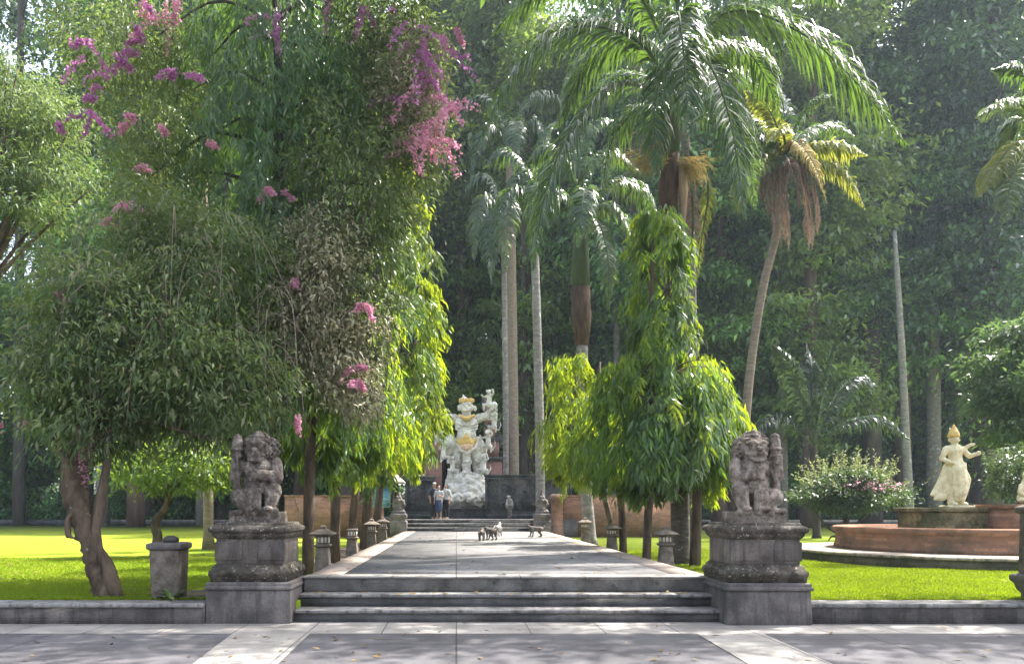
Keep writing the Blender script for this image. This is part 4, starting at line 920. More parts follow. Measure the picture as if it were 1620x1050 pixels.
# tall dark host tree with the flowering vine
o1 = Vector((GX(425,15.2), 15.2, LZ)); T1 = empty('vine_tree', o1, 'tall dark weeping tree smothered by a magenta flowering bougainvillea vine', 'tree')
tp = [rel(P(x, y, Y), o1) for x, y, Y in ((425,908,15.2),(428,700,15.2),(435,500,15.2),(440,300,15.2),(440,100,15.2),(430,-80,15.2))]
lm = []
for i in range(22):
    y = rg_.uniform(-60,640); s = rg_.choice([-1,1]); ln = rg_.uniform(90,240)
    lm.append(([rel(P(436,y,15.2),o1), rel(P(436+s*ln*.5,y-30,15.2+rg_.uniform(-.7,.5)),o1), rel(P(436+s*ln,y+rg_.uniform(-20,50),15.2+rg_.uniform(-1.2,.6)),o1)], .05, .012))
for i in range(80):
    x, y = rg_.uniform(420,620), rg_.uniform(200,600); Y = 13.6+rg_.uniform(-.4,.6)
    lm.append(([rel(P(x,y,Y),o1), rel(P(x+rg_.uniform(-20,20),y+70,Y-.1),o1), rel(P(x+rg_.uniform(-30,50),y+rg_.uniform(140,230),Y-.1),o1)], .0075, .004))
trunk_mesh('trunk', tp, (.2,.17,.15,.12,.09,.04), M['trunk_dark'], T1, 12, lm, 7, .08, 18)
rg = np.random.default_rng(77); nb = 900
bl = [B(430,-40,15.2,190,120,1.7), B(440,120,15.2,150,120,1.7), B(420,270,15,120,140,1.6), B(520,150,15.3,90,100,1.4), B(470,420,15,140,130,1.5)]
(_, __), cc = crown_leaves(shift(bl, o1), nb, 1, .1, .1, .03, 43, shell=.4)
oo = unit(cc*np.array([1,1,0]) + rg.normal(size=(nb,3))*np.array([.6,.6,0]) + 1e-6)
V, A = drooping(cc, oo, 30, .95, .22, .036, 44, .06); mk('crown', V, A, M['mast_dark'], T1, True)
bl = [B(560,300,14.4,110,150,1.2), B(540,470,13.9,105,150,1.0), B(640,180,15,70,160,1.2), B(230,150,14.6,95,120,1.2,.6), B(190,60,14.6,110,80,1.3,.6), B(610,40,15,90,90,1.4), B(250,270,14.4,60,80,.9)]
(V, A), cc2 = crown_leaves(shift(bl, o1), 1150, 32, .40, .115, .036, 45, .3, .5, .3, True)
mk('vine_leaves', V, A, M['vine'], T1, True)
bl = [B(510,430,13.3,75,110,.7), B(545,560,13.2,65,100,.6), B(470,520,13.2,50,90,.6), B(650,150,14.3,50,110,.7), B(560,620,13.1,50,50,.5)]
(V, A), _ = crown_leaves(shift(bl, o1), 620, 26, .26, .10, .035, 46, .2, .7, .5, True, 1.0)
mk('dry_vines', V, A, M['vine_dry'], T1, True)
V, A = spray([([P(270,-20,13.6),P(215,50,13.5),P(170,120,13.4),P(130,190,13.3)],380,.10), ([P(300,100,13.5),P(260,130,13.5)],90,.08), ([P(180,60,13.5),P(150,95,13.5)],90,.1), ([P(545,-10,13.9),P(600,20,13.9),P(650,60,13.8),P(672,110,13.8)],330,.24),
              ([P(660,70,13.8),P(680,130,13.8),P(672,170,13.8)],240,.18), ([P(430,30,13.6),P(445,50,13.6)],70,.1), ([P(100,205,13.4),P(112,203,13.4)],30,.05)], 0, .062, 5, o1, 0)
mk('magenta_blossoms', V, A, M['bract'], T1)
V, A = spray([([P(620,130,13.8),P(650,190,13.8),P(690,200,13.8),P(715,160,13.8)],330,.24), ([P(190,200,13.4),P(220,185,13.4)],70,.07), ([P(205,270,13.3),P(225,272,13.3)],40,.05), ([P(185,350,13.2),P(225,325,13.2)],90,.08),
              ([P(255,215,13.4),P(270,210,13.4)],35,.05), ([P(325,218,13.4),P(340,220,13.4)],25,.05), ([P(400,308,13.4),P(455,310,13.4)],70,.06), ([P(465,445,12.7),P(475,445,12.7)],20,.05), ([P(575,440,12.9),P(590,510,12.8)],40,.08),
              ([P(560,575,12.6),P(572,635,12.6)],80,.06), ([P(700,60,14),P(730,45,14)],60,.06), ([P(650,230,13.8),P(715,220,13.8)],200,.15), ([P(200,20,13.6),P(280,-10,13.6)],150,.15)], 0, .06, 6, o1, 0)
mk('pale_pink_blossoms', V, A, M['bract_pale'], T1)

# ---- other broadleaf trees near by
def tree(name, px, Y, blobs, ncl, nl, rcl, L, W, mat, label, seed, trunk, tmat='trunk_brown', group=None, droop=.35, flat=.5, shell=.3, base_z=LZ, tpts=None, six=False, limbs=10, **k):
    o = Vector((GX(px, Y), Y, base_z)); r = empty(name, o, label, 'tree', group)
    bl = shift(blobs, o)
    ld, cc = crown_leaves(bl, ncl, nl, rcl, L, W, seed, droop, flat, shell, six, **k)
    tpz = bl[0][0]
    pts = tpts or [(0,0,-.05), (tpz[0]*.2, tpz[1]*.2, tpz[2]*.35), (tpz[0]*.6, tpz[1]*.6, tpz[2]*.75), tuple(tpz)]
    rgl = random.Random(seed); lb = []; jn = Vector(pts[-2])
    for i in range(limbs):
        e = Vector(cc[rgl.randrange(len(cc))]); lb.append(([jn, jn.lerp(e, .5)+Vector((0,0,.15)), e], trunk*.4, trunk*.08))
    trunk_mesh('trunk', pts, (trunk*1.25, trunk, trunk*.8, trunk*.45), M[tmat], r, 12, lb, seed, .1)
    mk('crown', ld[0], ld[1], M[mat], r, True)
    return r
tree('small_tree', 244, 20.7, [B(275,735,20.7,85,42,1.2), B(225,750,20.7,45,30,.8), B(330,745,20.7,50,30,.9), B(270,690,20.9,50,25,.8)], 230, 22, .5, .15, .065, 'bright_leaf', 'small bright green tree with slim twisted trunk behind the stone post', 51, .12,
     tpts=[(0,0,-.05),(.1,0,.5),(.02,0,.9),(.32,0,1.35),(.35,0,1.8)])
tree('feathery_tree', -70, 21, [B(25,150,21,110,11,1.7), B(60,185,20.7,95,10,1.6), B(20,220,21,120,12,1.8), B(70,258,20.6,75,9,1.4), B(40,292,20.6,105,10,1.6), B(10,325,20.4,70,9,1.3), B(10,118,21,70,12,1.4), B(55,340,20.3,40,7,.9)], 210, 60, .75, .17, .045, 'feather', 'light green feathery leaved tree reaching in at the frame edge', 52, .22, droop=.5, flat=.22, shell=.5,
     tpts=[(0,0,-.05),(.1,0,4),(.6,0,7),(2.0,0,10.5)])
tree('edge_tree', 1690, 27, [B(1625,530,27,60,14,1.5), B(1600,575,26.6,60,12,1.4), B(1640,610,26,70,14,1.6), B(1590,640,27,45,12,1.2), B(1625,690,26.4,55,16,1.4)], 190, 48, .7, .24, .10, 'soft_leaf', 'soft green layered tree cut by the frame behind the fountain', 53, .2)
tree('edge_shrub', 1612, 22.5, [B(1612,740,22.5,38,42,.8), B(1600,770,22.5,30,20,.7)], 130, 26, .3, .13, .05, 'shrub', 'grey green shrub behind the orange brick block', 54, .05, base_z=LZ)
# flowering bush with pale upright spikes
o = Vector((GX(1335,27.5), 27.5, LZ)); r = empty('spiky_bush', o, 'mushroom shaped bush with pale upright spikes and purple blossom', 'bush')
bl = shift([B(1345,785,27.5,88,24,1.6), B(1340,765,27.5,60,22,1.3)], o)
(V, A), cc = crown_leaves(bl, 420, 30, .35, .15, .06, 61, .2, .5, .4); mk('crown', V, A, M['shrub'], r)
trunk_mesh('trunk', [(0,0,-.05),(-.08,0,.3),(.05,0,.6),(.1,0,1.0)], (.2,.16,.13,.09), M['trunk_dark'], r, 10, [([(0,0,.4),(-.4,0,.5),(-.7,.1,.8),(-1.1,0,1.3)],.07,.02), ([(0,0,.5),(.4,0,.7),(.9,0,1.2)],.07,.02), ([(0,0,.2),(-.5,-.2,.3),(-.65,-.2,.15)],.05,.02)], 4)
rg = np.random.default_rng(62); parts = []
for i in range(95):
    x = rg.normal()*.75; bpos = np.array([.35+x, rg.normal()*.6, 1.95+rg.uniform(-.2,.2)]); dv = unit(np.array([x*.45+rg.normal()*.15, rg.normal()*.3, 1.0])); ln = rg.uniform(.6,1.5)*(1-.2*abs(x))
    t = np.linspace(.15,1,22); pp = bpos + dv*(t*ln)[:,None] + rg.normal(size=(22,3))*.015
    parts.append(leaf4(pp, dv*.8 + unit(rg.normal(size=(22,3)))*.8, rg.normal(size=(22,3)), np.full(22,.13), np.full(22,.045)))
V, A = merge(parts); mk('pale_spikes', V, A, M['shrub_pale'], r)
(V, A), _ = crown_leaves(shift([B(1375,768,26.6,50,10,1.0)], o), 70, 6, .16, .07, .05, 63, .1, .6, .5); mk('purple_blossoms', V, A, M['bract_pale'], r)
# agave by the post
o = Vector((GX(272,11.05), 11.0, LZ)); r = empty('agave_plant', o, 'pale strap leaved plant at the foot of the stone post', 'plant')
rg = np.random.default_rng(3); N = 26; a = rg.uniform(0, 2*np.pi, N); dv = np.stack([np.cos(a), np.sin(a)*.7, rg.uniform(.35,1.3,N)], 1)
V, A = leaf6(np.zeros((N,3)), dv, np.array([0,0,1.])+dv*-.3, rg.uniform(.26,.42,N), np.full(N,.075), .35, .1); mk('leaves', V, A, M['agave'], r, True)
o2 = Vector((GX(312,11.1), 11.05, LZ)); r = empty('agave_plant', o2, 'small tuft of yellowing straps by the guardian pedestal base', 'plant')
N = 16; a = rg.uniform(0, 2*np.pi, N); dv = np.stack([np.cos(a), np.sin(a)*.7, rg.uniform(.3,.9,N)], 1)
V, A = leaf6(np.zeros((N,3)), dv, np.array([0,0,1.])+dv*-.3, rg.uniform(.18,.28,N), np.full(N,.05), .5, .1); mk('leaves', V, A, M['shrub_pale'], r, True)

# ------------------------------------------------------------------ palms
def frond(pts, L, mat, parent, o, seed, n=54, w=.045, grav=.7, fwd=.45, rach='crownshaft', rr=.045, name='frond', tipk=.45):
    rg = np.random.default_rng(seed)
    c = [Vector(p) - Vector(o) for p in catmull(pts, 30)]
    tb = MB(); tb.tube(c, [rr*(1-.85*i/29) for i in range(30)], 6)
    ca = np.array([tuple(p) for p in c]); ta = unit(np.gradient(ca, axis=0))
    t = np.linspace(.1, .995, n); x = np.arange(30)/29
    pos = np.stack([np.interp(t, x, ca[:,i]) for i in range(3)], 1); tan = unit(np.stack([np.interp(t, x, ta[:,i]) for i in range(3)], 1))
    side = unit(np.cross(tan, np.array([0,0,1.])) + 1e-6)
    parts = []
    prof = np.clip(np.sin(np.pi*(t*.82+.12)), .1, 1)*(1-(1-tipk)*np.clip((t-.75)/.25,0,1))
    for s in (-1, 1):
        for rep in range(2):
            l = L*prof*rg.uniform(.8,1.12,n); pp = pos + tan*rg.uniform(-.03,.03,n)[:,None]
            d = unit(tan*(fwd+rg.normal(size=(n,1))*.1) + s*side*(.75 if rep == 0 else .55) + np.array([0,0,.28 if rep else .02]) + rg.normal(size=(n,3))*.07)
            g = np.array([0,0,-1.]); gr = grav*rg.uniform(.75,1.25,n)[:,None]; W = w*rg.uniform(.8,1.2,n)[:,None]; l = l[:,None]
            p1 = pp + d*l*.3 + g*l*gr*.05; p2 = pp + d*l*(.6-.08*gr) + g*l*gr*.28; p3 = pp + d*l*(.82-.22*gr) + g*l*gr*.68; 
            wv = unit(np.cross(d, unit(np.cross(d, side + np.array([0,0,.5])))))
            wv = unit(tan + rg.normal(size=(n,3))*.25)
            V = np.stack([pp-wv*W*.25, pp+wv*W*.25, p1-wv*W*.5, p1+wv*W*.5, p2-wv*W*.38, p2+wv*W*.38, p3], 1).reshape(-1,3); i = np.arange(n)[:,None]*7
            parts.append((V, [i+np.array([[0,1,3,2]]), i+np.array([[2,3,5,4]]), i+np.array([[4,5,6]])]))
    V, A = merge(parts); f = mk(name, V, A, M[mat], parent, True)
    tb.build('midrib', M[rach], f, True)
    return f
def strands(parent, o, c0, vecs, mat, seed, name, n=40, droop=.5, w=.016):
    rg = np.random.default_rng(seed); parts = []
    for v in vecs:
        N = n; d = np.array(v) + rg.normal(size=(N,3))*np.linalg.norm(v)*.28; l = np.linalg.norm(d, axis=1)*rg.uniform(.5,1.1,N)
        parts.append(leaf6(np.tile(np.array(c0)-np.array(o), (N,1)) + rg.normal(size=(N,3))*.05, d, rg.normal(size=(N,3)), l, np.full(N,w), droop))
        for kk in range(3):
            q = np.tile(np.array(c0)-np.array(o), (N,1)) + d*rg.uniform(.3,.9,N)[:,None]
            parts.append(leaf6(q, d + rg.normal(size=(N,3))*.35, rg.normal(size=(N,3)), l*.45, np.full(N,w), droop))
    V, A = merge(parts); return mk(name, V, A, M[mat], parent)
def palm(name, base_px, Y, trunk_px, r0, r1, tmat, label, base_z=LZ, group=None, cat='palm'):
    o = Vector((GX(base_px, Y), Y, base_z)); r = empty(name, o, label, cat, group)
    pts = [(0,0,-.05)] + [rel(P(x, y, Y+dy), o) for x, y, dy in trunk_px]
    m = MB(); res = 26; c = catmull(pts, res); m.tube(c, [(r0*1.35 if i == 0 else r0+(r1-r0)*i/(res-1)) for i in range(res)], 14, .03, int(base_px)); m.build('trunk', M[tmat], r, True)
    return r, o
def Q(Y, *pts): return [P(x, y, Y+d) for x, y, d in pts]
# big palm in front
Y = 17.9; r, o = palm('tall_palm', 1078, Y, [(1074,760,0),(1066,560,0),(1062,400,0),(1058,345,0)], .22, .195, 'trunk_palm', 'tall royal palm with huge drooping fronds rising behind the roofed lantern')
m = MB(); m.tube([rel(P(1058,347,Y),o), rel(P(1058,300,Y),o), rel(P(1059,245,Y),o)], [.2,.24,.225], 14, .06); m.build('fibrous_neck', M['trunk_fibre'], r, True)
m = MB(); m.tube([rel(P(1059,247,Y),o), rel(P(1062,170,Y),o), rel(P(1065,70,Y),o)], [.225,.23,.14], 14, .03); m.build('crownshaft', M['crownshaft'], r, True)
for i, (pl, L) in enumerate([
    (Q(Y,(1062,130,0),(1000,60,-.4),(900,45,-.8),(810,120,-1.1),(752,240,-1.2)), 1.15),
    (Q(Y,(1058,150,0),(970,135,-.6),(900,215,-1.2),(862,310,-1.5),(843,425,-1.7)), 1.1),
    (Q(Y,(1070,110,0),(1150,20,-.4),(1255,45,-.8),(1345,120,-1.1),(1432,228,-1.3)), 1.25),
    (Q(Y,(1070,130,0),(1115,95,-1.0),(1155,190,-1.9),(1178,345,-2.3)), 1.0),
    (Q(Y,(1065,90,0),(1072,20,-1.1),(1082,90,-2.2),(1090,215,-2.8)), 1.05),
    (Q(Y,(1062,90,0),(990,-30,-.2),(880,-40,.2),(780,50,.4)), 1.15),
    (Q(Y,(1070,80,0),(1110,-60,.2),(1220,-70,.5),(1330,10,.7)), 1.15),
    (Q(Y,(1070,100,0),(1120,70,.9),(1190,90,1.6),(1240,190,2.0)), 1.0),
    (Q(Y,(1060,100,0),(1010,60,1.0),(930,100,1.8),(880,200,2.3)), 1.0),
    (Q(Y,(1062,70,0),(1040,-100,-.3),(960,-180,-.8),(860,-150,-1.4)), 1.1),
    (Q(Y,(1066,70,0),(1090,-120,-.6),(1140,-170,-1.6),(1200,-110,-2.6)), 1.1),
    (Q(Y,(1064,150,0),(1050,110,-.9),(1035,180,-1.6),(1040,280,-1.9)), .8)]):
    frond(pl, L*1.25, 'palm', r, o, 100+i, 84, .056, .72, .85)
strands(r, o, P(1050,262,Y-.2), [(-.55,-.2,.35),(-.7,-.1,.1),(-.35,-.3,.55)], 'flower_stalk', 4, 'flower_stalk', 46)
strands(r, o, P(1075,255,Y-.2), [(.35,-.2,-.3),(.5,-.2,-.1)], 'flower_stalk', 5, 'flower_stalk', 40)
m = MB(); c = catmull([rel(P(1078,262,Y-.22),o), rel(P(1082,320,Y-.24),o), rel(P(1078,385,Y-.22),o)], 10); m.tube(c, [.07,.09,.10,.10,.09,.075,.06,.05,.035,.01], 8, .1); m.build('dead_sheath', M['sheath'], r, True)
# second trunk just behind with yellow hanging fronds
Y = 19.0; r, o = palm('slender_palm', 1098, Y, [(1097,700,0),(1095,500,0),(1090,330,0),(1084,200,0)], .125, .10, 'trunk_grey', 'slender pale palm with dry yellow fronds, close behind the big royal palm')
for i, (pl, L, mt) in enumerate([(Q(Y,(1084,230,0),(1120,290,-.3),(1110,380,-.4),(1098,470,-.4)), .4, 'palm_yellow'), (Q(Y,(1084,235,0),(1096,320,-.4),(1094,400,-.5),(1085,470,-.5)), .35, 'dead_frond'),
    (Q(Y,(1084,200,0),(1150,170,.4),(1180,240,.8),(1195,330,1)), .9, 'palm'), (Q(Y,(1084,200,0),(1020,170,.4),(970,220,.8),(950,310,1)), .9, 'palm'), (Q(Y,(1084,200,0),(1100,130,1),(1150,110,2),(1210,150,2.6)), .9, 'palm'), (Q(Y,(1084,200,0),(1040,130,1),(980,120,2),(930,160,2.6)), .9, 'palm')]):
    frond(pl, L, mt, r, o, 130+i, 50, .045, .9)
# palm with bulging fibre neck
Y = 27.0; r, o = palm('mossy_palm', 935, Y, [(926,760,0),(920,640,0),(921,545,0)], .21, .2, 'trunk_grey', 'mossy pale palm with a dark fibrous neck, before the brick wall')
m = MB(); m.tube([rel(P(921,547,Y),o), rel(P(920,500,Y),o), rel(P(919,455,Y),o)], [.22,.34,.33], 14, .08); m.build('fibrous_neck', M['trunk_fibre'], r, True)
m = MB(); m.tube([rel(P(919,457,Y),o), rel(P(918,410,Y),o), rel(P(920,340,Y),o)], [.32,.3,.2], 14, .04); m.build('crownshaft', M['crownshaft'], r, True)
for i, (pl, L) in enumerate([(Q(Y,(920,360,0),(960,325,-.3),(995,360,-.6),(1012,425,-.8)), .9), (Q(Y,(920,370,0),(945,350,-.8),(962,410,-1.3),(962,490,-1.4)), .7), (Q(Y,(918,350,0),(880,310,-.5),(850,340,-1),(835,410,-1.1)), 1.0), (Q(Y,(920,340,0),(925,270,0),(960,240,.3),(1010,270,.5)), 1.0),
    (Q(Y,(918,340,0),(900,260,0),(870,235,.3),(830,260,.5)), 1.0), (Q(Y,(920,350,0),(925,300,-1),(920,330,-1.8),(915,390,-2)), .9), (Q(Y,(920,340,0),(915,260,.5),(935,200,1),(970,190,1.4)), 1.0), (Q(Y,(919,350,0),(960,290,.8),(1010,300,1.4),(1040,350,1.8)), 1.0)]):
    frond(pl, L, 'palm_grey' if i in (0,1) else 'palm', r, o, 150+i, 72, .065, .85)
# straight grey palm by the gate
Y = 35.0; r, o = palm('grey_palm', 856, Y, [(853,650,0),(849,500,0),(846,400,0),(845,350,0)], .22, .17, 'trunk_grey', 'palm with a straight smooth grey trunk behind the carved gate pillar')
for i, (pl, L) in enumerate([(Q(Y,(845,350,0),(870,300,-.5),(900,320,-1),(920,390,-1.2)), 1.1), (Q(Y,(845,350,0),(820,300,-.5),(795,320,-1),(780,390,-1.2)), 1.1), (Q(Y,(845,350,0),(850,290,-1),(848,320,-2),(845,400,-2.4)), 1.0), (Q(Y,(845,340,0),(855,270,.5),(890,240,1),(930,260,1.4)), 1.1), (Q(Y,(845,340,0),(835,270,.5),(800,240,1),(765,265,1.4)), 1.1), (Q(Y,(845,340,0),(848,260,0),(860,210,.2),(885,190,.4)), 1.0)]):
    frond(pl, L, 'palm', r, o, 170+i, 60, .085, .9)
# two tall trunks behind the carved wall
Y = 43.0; r, o = palm('brown_palm', 812, Y, [(811,650,0),(809,450,0),(807,320,0),(808,235,0)], .36, .22, 'trunk_coconut', 'tall thick brown trunked palm behind the carved wall')
for i, (pl, L) in enumerate([(Q(Y,(808,235,0),(840,195,-.5),(865,215,-1),(880,270,-1.2)), 1.3), (Q(Y,(808,235,0),(775,200,-.5),(755,225,-1),(745,280,-1.2)), 1.3), (Q(Y,(808,235,0),(812,190,-1),(815,210,-2),(812,270,-2.4)), 1.2), (Q(Y,(808,230,0),(830,160,.5),(865,150,1),(895,175,1.4)), 1.3), (Q(Y,(808,230,0),(785,165,.5),(755,160,1),(730,190,1.4)), 1.3)]):
    frond(pl, L, 'palm', r, o, 190+i, 54, .1, .9)
Y = 40.0; r, o = palm('young_palm', 800, Y, [(800,650,0),(798,470,0),(796,350,0)], .16, .13, 'trunk_grey', 'thinner palm with a lower crown left of the thick brown trunk')
for i, (pl, L) in enumerate([(Q(Y,(796,350,0),(825,310,-.5),(845,340,-1),(855,400,-1.2)), 1.2), (Q(Y,(796,350,0),(768,310,-.5),(755,345,-1),(750,410,-1.2)), 1.2), (Q(Y,(796,350,0),(800,310,-1),(802,340,-2),(800,430,-2.4)), 1.3), (Q(Y,(796,345,0),(812,280,.5),(840,275,1),(860,300,1.4)), 1.2), (Q(Y,(796,345,0),(780,285,.5),(755,285,1),(735,310,1.4)), 1.2), (Q(Y,(796,350,0),(780,330,-1),(775,380,-1.8),(778,450,-2)), 1.1)]):
    frond(pl, L, 'palm_grey' if i < 3 else 'palm', r, o, 210+i, 54, .1, .95)
# coconut palm with dead skirt
Y = 25.0; r, o = palm('coconut_palm', 1172, Y, [(1178,690,0),(1190,560,0),(1208,450,0),(1228,370,0),(1243,262,0)], .15, .12, 'trunk_coconut', 'leaning coconut palm with a skirt of dead brown fronds')
c0 = (1244,245,0)
for i, (pl, L, mt, gv) in enumerate([
    (Q(Y,c0,(1242,200,.2),(1238,160,.3),(1230,130,.4)), .8, 'palm', .35), (Q(Y,c0,(1225,190,-.2),(1205,160,-.4),(1180,145,-.5)), .8, 'palm_yellow', .5), (Q(Y,c0,(1262,195,-.1),(1285,165,-.2),(1315,150,-.2)), .8, 'palm', .5),
    (Q(Y,c0,(1215,220,-.5),(1190,222,-.8),(1160,240,-1)), .8, 'palm', .7), (Q(Y,c0,(1285,232,-.4),(1325,232,-.7),(1370,245,-.9)), .85, 'palm_yellow', .8), (Q(Y,c0,(1290,255,-.6),(1335,275,-1),(1368,330,-1.2)), .8, 'palm_yellow', .8),
    (Q(Y,c0,(1210,245,-.6),(1180,280,-1),(1168,340,-1.2)), .85, 'palm_yellow', .8), (Q(Y,c0,(1240,215,-1),(1232,205,-1.6),(1215,225,-2)), .6, 'palm_yellow', .6), (Q(Y,c0,(1258,225,-1),(1285,255,-1.7),(1308,320,-2)), .65, 'flower_stalk', .8),
    (Q(Y,c0,(1270,210,1),(1310,200,1.6),(1350,215,2)), .9, 'palm', .7), (Q(Y,c0,(1215,200,1),(1180,190,1.6),(1150,210,2)), .9, 'palm', .7), (Q(Y,c0,(1225,255,-.6),(1190,275,-1),(1160,310,-1.3)), .7, 'palm_grey', .8)]):
    frond(pl, L, mt, r, o, 230+i, 64, .06, gv)
for i, (xa, xb, yb, d) in enumerate([(1222,1214,340,-.7),(1230,1222,372,-.6),(1236,1234,392,-.75),(1240,1246,396,-.6),(1228,1240,385,-.4),(1262,1272,380,-.7),(1268,1283,392,-.6),(1274,1292,370,-.6),(1264,1278,395,-.4),(1250,1262,330,-.8),(1216,1204,318,-.6)]):
    pl = Q(Y, (1246,250,0), (xa,262,d*.8), (xb,(262+yb)/2,d), (xb+2,yb,d))
    f = frond(pl, .42, 'dead_frond', r, o, 260+i, 56, .04, .8, .75, 'sheath', .03); f['label'] = 'dry brown hanging frond'
b = Blob(); rgc = random.Random(3)
for i in range(9): b.sph(rel(P(1244+rgc.uniform(-14,14), 258+rgc.uniform(-6,14), Y-.25+rgc.uniform(-.15,.15)), o), (.1,.1,.12))
b.build('coconuts', M['trunk_fibre'], r, .03, 0, .1, 1)
# palm at the frame edge
Y = 22.0; r, o = palm('edge_palm', 1668, Y, [(1664,600,0),(1660,400,0),(1656,240,0)], .16, .13, 'trunk_coconut', 'pale fronded palm leaning in at the edge of the frame above the fountain')
for i, (pl, L, mt) in enumerate([(Q(Y,(1656,225,0),(1620,170,-.4),(1580,165,-.8),(1545,185,-1)), .7, 'palm_grey'), (Q(Y,(1656,235,0),(1610,225,-.6),(1575,265,-1),(1550,310,-1.2)), .85, 'palm_yellow'), (Q(Y,(1656,240,0),(1625,240,-1),(1600,290,-1.6),(1590,350,-1.9)), .8, 'palm_grey'), (Q(Y,(1656,225,0),(1640,150,.3),(1610,110,.5),(1570,110,.6)), .8, 'palm'),
    (Q(Y,(1656,225,0),(1690,160,0),(1730,160,0),(1770,210,0)), .8, 'palm'), (Q(Y,(1656,235,0),(1700,230,0),(1740,270,0),(1760,340,0)), .8, 'palm_grey'), (Q(Y,(1656,225,0),(1630,190,.8),(1600,200,1.4),(1575,240,1.8)), .8, 'palm')]):
    frond(pl, L, mt, r, o, 290+i, 64, .065, .7)
# dark palm in the understorey
Y = 33.0; r, o = palm('dark_palm', 1292, Y, [(1291,790,0),(1289,750,0),(1286,705,0)], .17, .14, 'trunk_dark', 'low dark green palm with steep upright fronds behind the spiky bush')
for i, (pl, L) in enumerate([(Q(Y,(1286,705,0),(1302,620,-.2),(1315,560,-.3),(1330,525,-.4)), 1.2), (Q(Y,(1286,705,0),(1265,620,-.3),(1245,570,-.6),(1222,545,-.8)), 1.2), (Q(Y,(1286,705,0),(1330,672,-.6),(1385,662,-.9),(1440,695,-1.1)), 1.1), (Q(Y,(1286,705,0),(1285,620,0),(1282,575,.1),(1275,540,.2)), 1.2), (Q(Y,(1286,705,0),(1240,660,-.5),(1205,670,-.9),(1180,715,-1.1)), 1.0), (Q(Y,(1286,705,0),(1320,630,.6),(1350,600,1),(1385,610,1.4)), 1.1)]):
    frond(pl, L, 'palm_dark', r, o, 310+i, 60, .085, .75)
# palm glimpsed through the tangle at left
Y = 24.0; r, o = palm('hidden_palm', 330, Y, [(328,600,0),(325,400,0),(322,285,0)], .16, .13, 'trunk_coconut', 'pale palm glimpsed through the flowering tangle above the crooked tree')
for i, (pl, L, mt) in enumerate([(Q(Y,(322,285,0),(280,235,-.5),(235,230,-1),(195,262,-1.2)), .9, 'palm_grey'), (Q(Y,(322,290,0),(270,275,-.7),(225,290,-1.2),(185,320,-1.5)), .9, 'palm_yellow'), (Q(Y,(322,295,0),(285,300,-.8),(265,350,-1.4),(255,400,-1.6)), .9, 'palm_grey'), (Q(Y,(322,280,0),(310,220,0),(280,180,0),(240,170,0)), .9, 'palm'), (Q(Y,(322,280,0),(360,230,0),(400,240,0),(430,280,0)), .9, 'palm')]):
    frond(pl, L, mt, r, o, 330+i, 46, .05, .75)

# ------------------------------------------------------------------ forest
def forest_proto(i, mat, hgt, z0, rad, seed, tm, rt):
    rg = np.random.default_rng(seed); bl = []
    n = 15
    for k in range(n):
        t = (k+.5)/n; z = z0 + (hgt-z0)*t; rr = rad*(0.62+.5*math.sin(math.pi*min(1, t*.9+.12)))*rg.uniform(.6,1)
        a = rg.uniform(0, 6.28); q = rad*rg.uniform(.15,.62)
        bl.append(((math.cos(a)*q, math.sin(a)*q, z), (rr*.8, rr*.8, (hgt-z0)/n*rg.uniform(.8,1.3)), 1))
    (V, A), cc = crown_leaves(bl, 290, 76, 1.6, .44, .21, seed+1, .3, .3, .3, False)
    lb = []
    rl = random.Random(seed)
    for k in range(16):
        e = Vector(cc[rl.randrange(len(cc))]); s = Vector((0,0,max(z0*.8, e.z-2.5))); lb.append(([s, s.lerp(e,.5)+Vector((0,0,.4)), e], rt*.3, rt*.06))
    r = empty('forest_tree', (0,0,0), 'x', 'tree')
    lean = rl.uniform(-.6,.6)
    trunk_mesh('trunk', [(0,0,-.1),(lean*.1,0,hgt*.25),(lean*.5,lean*.2,hgt*.6),(lean,0,hgt*.95)], (rt*1.4,rt,rt*.75,rt*.2), M[tm], r, 12, lb, seed, .06)
    mk('crown', V, A, M[mat], r, True)
    return r
protos = [forest_proto(0,'forest_a',44,12,4.4,71,'trunk_forest',.5), forest_proto(1,'forest_b',40,9,4.8,72,'trunk_forest_red',.42), forest_proto(2,'forest_c',46,14,4.6,73,'trunk_forest',.55), forest_proto(3,'forest_d',38,6,5.0,74,'trunk_forest_red',.4), forest_proto(4,'forest_b',20,1.8,3.6,75,'trunk_forest',.22)]
LBL = ['tall dark green forest tree with straight trunk', 'tall mid green forest tree with a reddish trunk', 'very tall blue green forest tree with a thick trunk', 'broad yellowish green forest tree with low boughs', 'young light green forest tree among taller trunks']
rg = random.Random(12); used = set(); spots = []
for row, (Yr, n_, half) in enumerate(((52,12,38),(58,16,44),(65,18,48),(74,18,56),(88,18,70))):
    for i in range(n_):
        x = -half + 2*half*(i+.5)/n_ + rg.uniform(-1.3,1.3); y = Yr + rg.uniform(-2.5,2.5)
        px = CX + x/y*F
        if 698 < px < 776 or -90 < px < 62: continue
        if row == 0 and (-6 < x < 7): continue
        spots.append((x + 2, y, [0,1,2,3,1,0,3,2][rg.randrange(8)]))
for i in range(16):
    x = rg.uniform(-40,40); y = rg.uniform(57,62)
    if abs(CX + x/y*F - 738) > 70: spots.append((x, y, 4))
spots += [(1.2, 74, 2), (.6, 96, 1), (-1.6, 66, 2), (3.4, 63, 2)]
def place(p):
    if p not in used: used.add(p); return protos[p]
    return copy_tree(protos[p])
